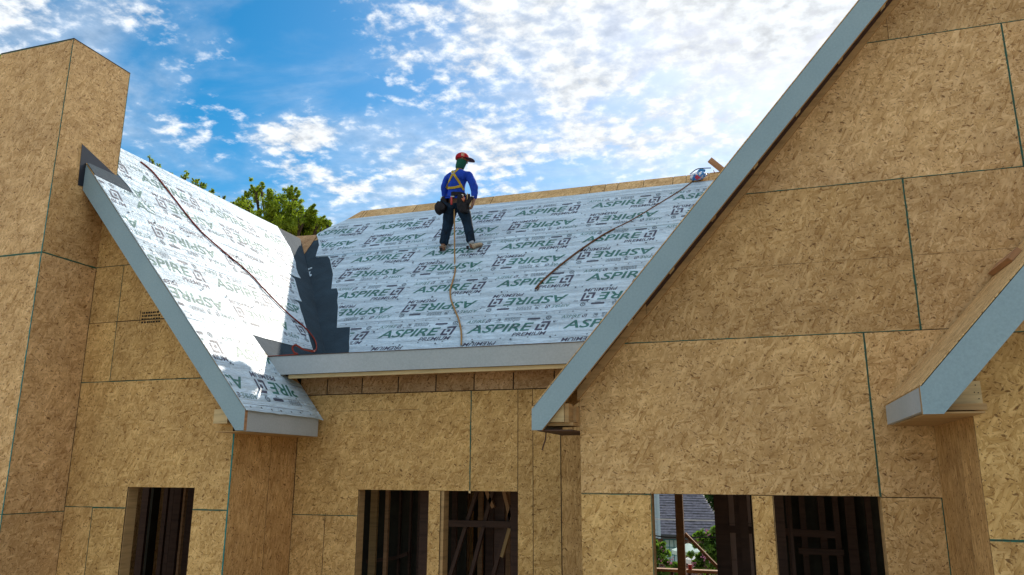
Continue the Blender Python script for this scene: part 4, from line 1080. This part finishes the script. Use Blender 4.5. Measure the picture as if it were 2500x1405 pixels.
for q in jeans.vertices:
    q.co += q.normal*(noise.noise(Vector((q.co.x*12, q.co.y*12, q.co.z*22)))*.009+.006*math.sin(q.co.z*95)*max(0, 3.55-q.co.z)*2)
jo = put(jeans, 'jeans', JEANS)
# shoes
def shoe(ank, heel, toe, up):
    v = [heel, tuple((Vector(heel)*.45+Vector(toe)*.55)+Vector(up)*.012), toe, ank]
    return skin_mesh(v, [(0, 1), (1, 2), (0, 3)], [(.045, .042), (.046, .036), (.036, .026), .042], 0, 2)
so_ = put(shoe((-4.497, 10.44, 3.335), (-4.50, 10.425, 3.270), (-4.52, 10.60, 3.425), (0, -.7, .7)), 'shoe', SHOE)
so2 = put(shoe((-4.03, 10.45, 3.335), (-4.05, 10.435, 3.268), (-3.86, 10.485, 3.322), (0, -.5, .8)), 'shoe', SHOE)
mb = MB(); mb.tube([(-4.03, 10.45, 3.38), (-4.035, 10.45, 3.33)], .044, SOCK, 10, radii=[.041, .046]); so3 = mb.build('sock', worker, smooth=True)
for sh, hh in ((so_, (-4.50, 10.388, 3.262)), (so2, (-4.075, 10.41, 3.262))):
    mb = MB(); mb.box((hh[0]-.018, hh[1]-.012, hh[2]-.02), (hh[0]+.018, hh[1]+.01, hh[2]+.03), LEATHER); p_ = mb.build('heel_tab', sh)
# green gaiter over neck and jaw
v = [(-4.245, 10.43, 4.535), (-4.235, 10.432, 4.60), (-4.21, 10.437, 4.665), (-4.206, 10.438, 4.72)]
put(skin_mesh(v, [(0, 1), (1, 2), (2, 3)], [(.080, .076), (.078, .076), (.090, .090), (.080, .086)], 0, 2), 'neck_gaiter', GRN)
# cap: crown and flat brim
bm = bmesh.new(); bmesh.ops.create_uvsphere(bm, u_segments=24, v_segments=14, radius=1)
for vv in bm.verts:
    z = vv.co.z; k = max(z, 0)
    f = 1.0 if z < 0 else (1-k**2.6)**.5/max(1e-4, math.sqrt(max(1e-8, 1-k*k)))
    vv.co = Vector((vv.co.x*.108*min(f, 1.35), vv.co.y*.100*min(f, 1.35), max(z, -.10)*.098))
me = bpy.data.meshes.new('cap'); bm.to_mesh(me); bm.free()
me.transform(Matrix.Translation((-4.205, 10.442, 4.728)) @ Matrix.Rotation(math.atan2(fd.y, fd.x), 4, 'Z'))
bcap = BVHTree.FromPolygons([tuple(q.co) for q in me.vertices], [tuple(p.vertices) for p in me.polygons])
cap_o = put(me, 'cap', REDC)
mb = MB(); C0 = Vector((-4.205, 10.442, 4.722)); sd = Vector((-fd.y, fd.x, 0))
pts = []
for k in range(13):
    a = -1.15+2.3*k/12; pts.append(C0+fd*(.075+.125*max(0, math.cos(a*1.15))**.6)+sd*(.088*math.sin(a))+Vector((0, 0, .004-.040*abs(math.cos(a)))))
inn = [C0+fd*.05+sd*.085, C0+fd*.05-sd*.085]
top = pts+inn; mb.poly([p+Vector((0, 0, .006)) for p in top], REDC); mb.poly([p-Vector((0, 0, .004)) for p in top][::-1], DKRED)
for i in range(len(top)):
    a, b = top[i], top[(i+1) % len(top)]; mb.poly([a-Vector((0, 0, .004)), b-Vector((0, 0, .004)), b+Vector((0, 0, .006)), a+Vector((0, 0, .006))], DKRED)
bo = mb.build('brim', cap_o)
# characters embroidered on the cap
def hit(bvh, px, py, off=.004):
    d = ray(px, py).normalized(); h = bvh.ray_cast(Vector((0, 0, 0)), d)
    if h[0] is None: return None
    n = h[1] if h[1].dot(d) < 0 else -h[1]
    return h[0]+n*off, n
T_SH = text_mesh('\u86c7', 0, .01, 2)
GOLD = simple('cream_thread', (.62, .46, .30), .6)
mb = MB()
for f in T_SH[1]:
    P = []
    for i in f:
        x, y = T_SH[0][i]; h = hit(bcap, 1126.0+x*8.0, 382.0-y*8.2, .002)
        if h: P.append(h[0])
    if len(P) == len(f): mb.poly(P, GOLD)
if mb.f: eo = mb.build('emblem', cap_o)
# harness webbing laid on the shirt
def ribbon(name, pxs, w, mat, bvh, off=.006, parent=worker):
    mb = MB(); pts = []
    for (a, b), (c_, d_) in zip(pxs, pxs[1:]):
        for k in range(8): pts.append((a+(c_-a)*k/8, b+(d_-b)*k/8))
    pts.append(pxs[-1]); H_ = [hit(bvh, *p, off) for p in pts]; H_ = [h for h in H_ if h]
    for i in range(len(H_)-1):
        d = (H_[i+1][0]-H_[i][0]).normalized(); s0 = d.cross(H_[i][1]).normalized()*w/2; s1 = d.cross(H_[i+1][1]).normalized()*w/2
        a, b, c_, e_ = H_[i][0]-s0, H_[i][0]+s0, H_[i+1][0]+s1, H_[i+1][0]-s1
        n = (b-a).cross(e_-a)
        q = [a, b, c_, e_]; mb.poly(q if n.dot(H_[i][1]) > 0 else q[::-1], mat)
        nn = H_[i][1]*.006
        mb.poly([a-nn, a, e_, e_-nn], mat); mb.poly([b, b-nn, c_-nn, c_], mat)
    o = mb.build(name, parent); o.matrix_parent_inverse = worker.matrix_basis.inverted(); return o
ribbon('harness_strap', [(1099.5, 409), (1107, 424)], .040, YEL, bt)
ribbon('harness_strap', [(1126, 407), (1107, 424)], .040, YEL, bt)
ribbon('harness_strap', [(1106, 424), (1096, 445), (1090, 460)], .036, YEL, bt, .007)
ribbon('harness_strap', [(1107, 424), (1120, 444), (1132, 465)], .036, YEL, bt, .007)
ribbon('harness_strap', [(1090, 460), (1108, 459), (1124, 455)], .036, YEL, bt, .009)
hh = hit(bt, 1106.5, 423, .02)
mb = MB(); ring_ = [hh[0]+Vector((math.cos(t*.52)*.026, 0, math.sin(t*.52)*.026)) for t in range(13)]; mb.tube(ring_, .006, STEEL, 6)
o = mb.build('d_ring', worker, smooth=True); o.matrix_parent_inverse = worker.matrix_basis.inverted()
# tool belt with its pouches, hammer and grips
mb = MB(); cx0, cy0, cz0 = -4.287, 10.43, 4.085
rg = [(cx0+.158*math.cos(t), cy0+.128*math.sin(t)) for t in [2*math.pi*k/28 for k in range(29)]]
for (x0, y0), (x1, y1) in zip(rg, rg[1:]):
    mb.poly([(x0, y0, cz0), (x1, y1, cz0), (x1, y1, cz0+.055), (x0, y0, cz0+.055)], LEATHER)
mb.box((cx0-.030, cy0-.133, cz0-.04), (cx0+.025, cy0-.118, cz0+.058), LEATHER)
belt = mb.build('tool_belt', worker)
def pouch(c, w_, d_, h_, tilt, name='pouch', m=LEATHER):
    bm = bmesh.new(); bmesh.ops.create_cube(bm, size=1); bmesh.ops.subdivide_edges(bm, edges=bm.edges, cuts=3, use_grid_fill=True)
    for v_ in bm.verts:
        q = v_.co; k = .5-q.z; bul = 1+.25*math.sin(math.pi*k)-.22*(1-k)
        v_.co = Vector((q.x*w_*bul, q.y*d_*bul, q.z*h_))+Vector(noise.noise_vector(Vector((q.x*3+c[0]*9, q.y*3, q.z*3))))*.016
    me = bpy.data.meshes.new(name); bm.to_mesh(me); bm.free()
    me.transform(Matrix.Translation(c) @ Matrix.Rotation(tilt, 4, 'Y')); o = put(me, name, m, smooth=False); o.modifiers.new('b', 'SUBSURF').levels = 1; o.modifiers['b'].render_levels = 2; return o
pouch((-4.455, 10.36, 3.99), .10, .10, .22, .10); pouch((-4.505, 10.33, 3.905), .155, .11, .15, -.5)
pouch((-4.545, 10.345, 3.975), .07, .07, .11, .45)
pouch((-4.165, 10.32, 3.97), .10, .08, .25, -.08); pouch((-4.105, 10.335, 3.90), .12, .10, .21, .12); pouch((-4.06, 10.36, 4.03), .06, .06, .14, .1)
def tool(name, p, q, r_, m, seg=8):
    mb = MB(); mb.tube([p, tuple((Vector(p)+Vector(q))/2), q], r_, m, seg); o = mb.build(name, worker, smooth=True); o.matrix_parent_inverse = worker.matrix_basis.inverted(); return o
tool('hammer_handle', (-4.308, 10.295, 4.055), (-4.305, 10.29, 3.93), .016, HRED)
tool('hammer_claw', (-4.320, 10.292, 4.065), (-4.262, 10.292, 4.058), .010, STEEL)
tool('plier_grip', (-4.13, 10.28, 4.01), (-4.095, 10.27, 3.955), .009, ORG); tool('plier_grip', (-4.10, 10.27, 4.03), (-4.085, 10.27, 3.97), .009, ORG)
tool('pencil', (-4.065, 10.33, 4.11), (-4.06, 10.32, 3.99), .006, LUM_PALE)
tool('water_bottle', (-4.50, 10.36, 4.10), (-4.495, 10.36, 4.045), .022, simple('clear_bottle', (.6, .68, .72), .15, .6))
tool('wrist_watch', (-3.995, 10.335, 4.035), (-3.96, 10.335, 4.04), .012, STEEL)
tool('drill', (-3.99, 10.33, 4.03), (-4.04, 10.29, 3.90), .024, LEATHER)
for pxs in ([(1096, 508), (1098, 530)], [(1136, 508), (1131, 530)]): pass
# ================================================================== GROUND, TREES, NEIGHBOUR
GROUND = Mat('dry_earth', .95, .1); co = GROUND.coord('Object')
g1 = GROUND.noise(co, .15, 6, .6); g2 = GROUND.noise(co, 3.0, 6, .65)
gc = GROUND.mix(GROUND.ramp(g1, [(.42, 0), (.58, 1)]), (.52, .44, .33), (.44, .38, .26))  # unseen ground, colour raised pale to bounce light onto the front walls
GROUND.color(GROUND.mix(1, gc, GROUND.ramp(g2, [(.3, .8), (.7, 1.15)]), 'MULTIPLY')); GROUND.bump(g2, .05, 1)
me = bpy.data.meshes.new('ground'); n_ = 24; S_ = 1200
vs = [((i/n_-.5)*2*S_, (j/n_-.5)*2*S_, 0) for j in range(n_+1) for i in range(n_+1)]
me.from_pydata(vs, [], [(j*(n_+1)+i, j*(n_+1)+i+1, (j+1)*(n_+1)+i+1, (j+1)*(n_+1)+i) for j in range(n_) for i in range(n_)]); me.materials.append(GROUND.m)
gr = bpy.data.objects.new('ground', me); COL.objects.link(gr); tag(gr, kind='structure')

def leaf_mat(name, c, c2):
    M = Mat(name, .55, .35); oi = M.coord('Object'); g = M.noise(oi, 1.3, 3, .6); g2 = M.noise(oi, 9, 2, .6)
    col = M.ramp(M.math('ADD', M.math('MULTIPLY', g, .6), M.math('MULTIPLY', g2, .4)), [(.35, c), (.65, c2)])
    M.color(col)
    tr = M.n('ShaderNodeBsdfTranslucent'); M.l(M.mix(1.0, col, (1.9, 2.0, .75), 'MULTIPLY'), tr.inputs[0])
    ms = M.n('ShaderNodeMixShader'); ms.inputs[0].default_value = .42; M.l(M.b.outputs[0], ms.inputs[1]); M.l(tr.outputs[0], ms.inputs[2])
    M.l(ms.outputs[0], M.t.nodes['Material Output'].inputs[0]); return M.m
LEAF = leaf_mat('tree_leaves', (.09, .15, .012), (.32, .38, .035)); LEAF2 = leaf_mat('shrub_leaves', (.05, .11, .02), (.16, .25, .05)); LEAFD = leaf_mat('dark_leaves', (.012, .035, .010), (.03, .07, .015))
BARK = simple('bark', (.09, .065, .045), .9, .1, .3, 20, .02)
def leaves(clumps, size, per, rnd, mat, parent, name='crown', flat=.7):
    V = []; Fc = []
    for (c, r) in clumps:
        nl = int(per*r*r*3.2)
        # several sub-clusters give light and dark masses with gaps
        subs = [(Vector(c)+Vector([rnd.gauss(0, .52*r) for _ in range(3)]), r*rnd.uniform(.12, .30)) for _ in range(max(8, int(46*r)))]
        for k in range(max(2, int(5*r))):      # sprigs that stand out of the crown
            d = Vector((rnd.gauss(0, .7), rnd.gauss(0, .4), rnd.uniform(.2, 1))).normalized(); q = Vector(c)+d*r*.7
            for j in range(4): subs.append((q+d*r*.16*j, r*(.12-.022*j)))
        for _ in range(nl):
            sc_, sr_ = rnd.choice(subs)
            p = sc_+Vector([rnd.gauss(0, .62) for _ in range(3)])*sr_
            a = Vector([rnd.gauss(0, 1) for _ in range(3)]).normalized(); b = a.cross(Vector([rnd.gauss(0, 1) for _ in range(3)])).normalized()
            s_ = size*rnd.uniform(.6, 1.3); i = len(V)
            V += [tuple(p-a*s_), tuple(p+b*s_*.42), tuple(p+a*s_), tuple(p-b*s_*.42)]; Fc.append((i, i+1, i+2, i+3))
    me = bpy.data.meshes.new(name); me.from_pydata([(x, y, z+Z0) for x, y, z in V], [], Fc); me.materials.append(mat)
    o = bpy.data.objects.new(name, me); COL.objects.link(o); o.parent = parent; o.matrix_parent_inverse = parent.matrix_basis.inverted(); return o
def tree(name, base, clumps, size, per, mat, label, cat='tree', seed=1, tr=.22, twigs=True, group=None):
    rnd = random.Random(seed); root = empty(name, base); tag(root, label, cat, group)
    mb = MB(); b = Vector(base); top = sum((Vector(c) for c, r in clumps), Vector())/len(clumps); fork = b*.45+top*.55; fork.x = b.x*.7+top.x*.3
    mb.tube(smooth_path([b, b*.6+fork*.4+Vector((.1, 0, 0)), fork], 4), tr, BARK, 8, radii=[tr*(1-.5*k/8) for k in range(9)])
    tk = mb.build('trunk', root, smooth=True)
    for c, r in clumps:
        c = Vector(c); mb = MB(); mid = fork*.5+c*.5+Vector((rnd.uniform(-.3, .3), rnd.uniform(-.3, .3), -.2*r))
        P = smooth_path([fork, mid, c], 4); mb.tube(P, .05, BARK, 5, radii=[tr*.45*(1-.85*k/(len(P)-1)) for k in range(len(P))])
        if twigs:
            for _ in range(5):
                q = c+Vector([rnd.gauss(0, r*.5) for _ in range(3)]); mb.tube([mid*.3+c*.7, (c+q)/2, q], .015, BARK, 4, radii=[tr*.1, tr*.07, tr*.03])
        mb.build('limb', root, smooth=True)
    leaves(clumps, size, per, rnd, mat, root); return root
def cl(lst, Yd):
    return [(tuple(PY(x, y, Yd+dy)), r*Yd/FPX) for x, y, r, dy in lst]
tree('broadleaf_tree', (PY(690, 600, 23).x, 23, -5.2), cl([(600, 520, 36, .9), (650, 560, 50, .9), (700, 560, 60, .9), (740, 560, 46, .9), (780, 560, 30, .9), (600, 495, 28, 0), (625, 475, 26, .5), (660, 505, 42, -.5), (705, 500, 38, .4), (715, 475, 22, 0), (745, 525, 36, 0), (775, 545, 26, .5), (800, 550, 18, 0), (650, 545, 42, -.5), (700, 550, 45, 0), (590, 520, 24, 0), (625, 470, 12, 0), (640, 460, 9, 0), (560, 505, 16, 0), (545, 490, 12, 0), (740, 580, 40, .8)], 23),
     .050, 6000, LEAF, 'bushy yellow-green tree rising behind the valley between the roofs', seed=4)
tree('broadleaf_tree', (PY(430, 600, 25).x, 25, -5.2), cl([(372, 395, 9, 0), (365, 385, 6, 0), (385, 405, 8, 0), (455, 432, 12, 0), (448, 440, 12, 0), (478, 445, 12, 0), (490, 460, 16, 0), (515, 475, 12, 0), (432, 440, 7, 0), (418, 425, 5, 0), (470, 470, 26, 0), (430, 460, 22, 0), (530, 490, 10, 0), (400, 430, 16, 0)], 25),
     .046, 3600, LEAF, 'sparse leafy tree with thin twigs showing above the white roof slope', seed=9)
tree('broadleaf_tree', (PY(-90, 600, 16).x, 16, -5.2), cl([(-15, 150, 28, 0), (-35, 190, 40, 0), (-60, 240, 60, 0)], 16), .07, 1800, LEAF, 'green tree just peeping out left of the chimney', seed=2)
# neighbour's house seen through the open window bay
YN = 30.0
nb = empty('neighbour_house', (PY(1700, 1300, YN).x, YN, -5.2)); tag(nb, 'brick house with grey shingled roof seen through the window opening', 'house')
BRICK = Mat('red_brown_brick', .85, .15); bt_ = BRICK.n('ShaderNodeTexBrick'); bt_.inputs['Scale'].default_value = 1; bt_.inputs['Brick Width'].default_value = .22; bt_.inputs['Row Height'].default_value = .075; bt_.inputs['Mortar Size'].default_value = .01
bt_.inputs['Color1'].default_value = (.16, .06, .045, 1); bt_.inputs['Color2'].default_value = (.10, .045, .035, 1); bt_.inputs['Mortar'].default_value = (.25, .22, .2, 1)
BRICK.l(BRICK.coord('UV'), bt_.inputs[0]); BRICK.color(bt_.outputs[0])
SHIN = simple('grey_shingle', (.20, .19, .22), .9, .1, .35, 9); SIDING = simple('pale_blue_siding', (.36, .46, .52), .7, .2, .06)
TEAL = simple('teal_window_frame', (.03, .16, .18), .5); GLASS = simple('window_glass', (.35, .50, .52), .12, .8, .2, 2); GUT = simple('dark_gutter', (.05, .055, .06), .5)
ze = PY(1690, 1308, YN).z
xL, xR = PY(1480, 1300, YN).x, PY(1800, 1300, YN).x
mb = MB(); mb.prism(front(YN+.4), rect(xL, -5.18, xR-.4, ze+.1), -.3, 0, BRICK.m); mb.build('wall', nb)
rm = math.tan(math.radians(38)); xt = PY(1732, 1207, YN+1.9).x
mb = MB()
nrow = 60
for i in range(nrow):
    t0 = i*.145; t1 = t0+.165; x0 = xL; hip = xR-.35-(i*.145)*.42
    ncol = 1
    y0, z0 = YN+t0*.788, ze+t0*.616; y1, z1 = YN+t1*.788, ze+t1*.616
    x = x0
    random.seed(i)
    while x < hip:
        wd = random.uniform(.22, .42); xe = min(x+wd, hip); l = random.uniform(.008, .022)
        mb.poly([(x, y0-l, z0+l*1.2), (xe, y0-l, z0+l*1.2), (xe, y1, z1), (x, y1, z1)], SHIN); mb.poly([(x, y0-l, z0-.01), (xe, y0-l, z0-.01), (xe, y0-l, z0+l*1.2), (x, y0-l, z0+l*1.2)], GUT)
        x = xe
ro = mb.build('shingle_courses', nb); ro['kind'] = 'stuff'
mb = MB(); mb.box((xL, YN-.12, ze-.14), (xR, YN-.02, ze+.01), GUT); mb.build('gutter', nb)
mb = MB(); s0 = PY(1585, 1300, 28.6).x; s1 = PY(1609, 1300, 28.6).x
for i in range(16):
    z = ze+i*.14; mb.poly([(s0-3, 28.6, z), (s1, 28.6, z), (s1, 28.62, z+.14), (s0-3, 28.62, z+.14)], SIDING); mb.poly([(s0-3, 28.62, z), (s1, 28.62, z), (s1, 28.6, z), (s0-3, 28.6, z)], GUT)
mb.box((s1-.03, 28.57, ze-.02), (s1+.05, 28.63, ze+2.3), SIDING); mb.build('dormer_siding', nb)
wx0, wx1 = PY(1620, 1300, YN).x, PY(1664, 1300, YN).x; wz1, wz0 = PY(1640, 1320, YN).z, PY(1640, 1376, YN).z
mb = MB(); mb.box((wx0-.06, YN+.30, wz0-.06), (wx1+.06, YN+.39, wz1+.06), TEAL); wf = mb.build('window', nb)
for i in range(4):
    for j in range(3):
        a = wx0+(wx1-wx0)*i/4+.015; b = wx0+(wx1-wx0)*(i+1)/4-.015; c0_ = wz0+(wz1-wz0)*j/3+.015; d0_ = wz0+(wz1-wz0)*(j+1)/3-.015
        mb = MB(); mb.box((a, YN+.285, c0_), (b, YN+.299, d0_), GLASS); p_ = mb.build('pane', wf)
# parasols on the patio
PARA = simple('pale_green_canvas', (.50, .62, .55), .8, .1, .05); PARB = simple('white_canvas', (.68, .66, .64), .8, .1, .05)
def parasol(px, py, wpx, Yd, mat, label):
    c = PY(px, py, Yd); r = wpx*Yd/FPX; root = empty('parasol', (c.x, Yd, -5.2)); tag(root, label, 'parasol')
    mb = MB()
    for k in range(8):
        a0, a1 = 2*math.pi*k/8, 2*math.pi*(k+1)/8
        p0 = Vector((c.x+r*math.cos(a0), c.y+r*math.sin(a0), c.z-.42*r)); p1 = Vector((c.x+r*math.cos(a1), c.y+r*math.sin(a1), c.z-.42*r))
        mb.poly([c, p0, p1], mat); mb.poly([p0, p0-Vector((0, 0, .12)), p1-Vector((0, 0, .12)), p1], mat)
    mb.build('canopy', root); mb = MB(); mb.tube([(c.x, c.y, c.z), (c.x, c.y, -5.15)], .03, LUM, 6); mb.build('pole', root)
parasol(1680, 1326, 38, 27, PARA, 'pale green parasol behind the window post')
parasol(1704, 1351, 30, 25, PARB, 'white parasol lower down, beside the pink flowering shrub')
# flowering shrubs
def shrub(base, lst, Yd, label, seed):
    t = tree('flowering_shrub', base, cl(lst, Yd), .075, 3400, LEAF2, label, 'shrub', seed, tr=.07)
    rnd = random.Random(seed); mb = MB(); PK = bpy.data.materials.get('pink_blossom') or simple('pink_blossom', (.55, .22, .36), .7, .1, .2, 20)
    for (c, r) in cl(lst, Yd):
        for _ in range(2):
            q = Vector(c)+Vector([rnd.gauss(0, r*.6) for _ in range(3)]); q.y -= r*.6
            for _ in range(7):
                a = Vector([rnd.gauss(0, .05) for _ in range(3)]); s_ = .035; mb.poly([q+a, q+a+Vector((s_, 0, .01)), q+a+Vector((s_, 0, s_)), q+a+Vector((0, .01, s_))], PK)
    o = mb.build('blossom', t); o['kind'] = 'stuff'
shrub((PY(1612, 1400, 22).x, 22, -5.2), [(1608, 1335, 13, 0), (1600, 1350, 14, 0), (1612, 1370, 24, 0), (1640, 1385, 16, 0), (1600, 1390, 22, 0), (1628, 1400, 18, 0)], 22, 'flowering shrub at the left of the view through the opening', 31)
shrub((PY(1740, 1400, 21).x, 21, -5.2), [(1742, 1305, 14, 0), (1715, 1315, 14, 0), (1730, 1335, 24, 0), (1752, 1350, 26, 0), (1720, 1370, 22, 0), (1745, 1385, 28, 0), (1700, 1380, 12, 0)], 21, 'pink flowering shrub behind the slanting brace', 33)
tree('dark_tree', (PY(1790, 1300, 38).x, 38, -5.2), cl([(1760, 1225, 30, 0), (1745, 1200, 30, 0), (1775, 1250, 40, 0), (1745, 1235, 12, 0)], 38), .12, 500, LEAFD, 'dark tree beyond the edge of the shingled roof', seed=41)
mb = MB(); mb.tube(smooth_path([PY(1560, 1266, 18), PY(1680, 1270, 18), PY(1800, 1272, 18)], 4), .012, simple('pale_cable', (.6, .62, .65), .4), 5); o = mb.build('overhead_cable'); tag(o, 'pale overhead cable crossing in front of the shingled roof', 'cable')
mb = MB(); mb.tube(smooth_path([PY(1560, 1300, 17), PY(1625, 1312, 17), PY(1700, 1312, 17), PY(1800, 1313, 17)], 4), .014, BLACK, 5); o = mb.build('overhead_cable'); tag(o, 'black overhead cable running in front of the gutter', 'cable')
b_ = PY(1685, 1388, YK-.03); mb = MB(); mb.tube([(b_.x, b_.y, sill+.001), (b_.x, b_.y, sill+.07)], .03, HRED, 12); o = mb.build('red_can', smooth=False); tag(o, 'small red can standing on the inner window sill', 'can')
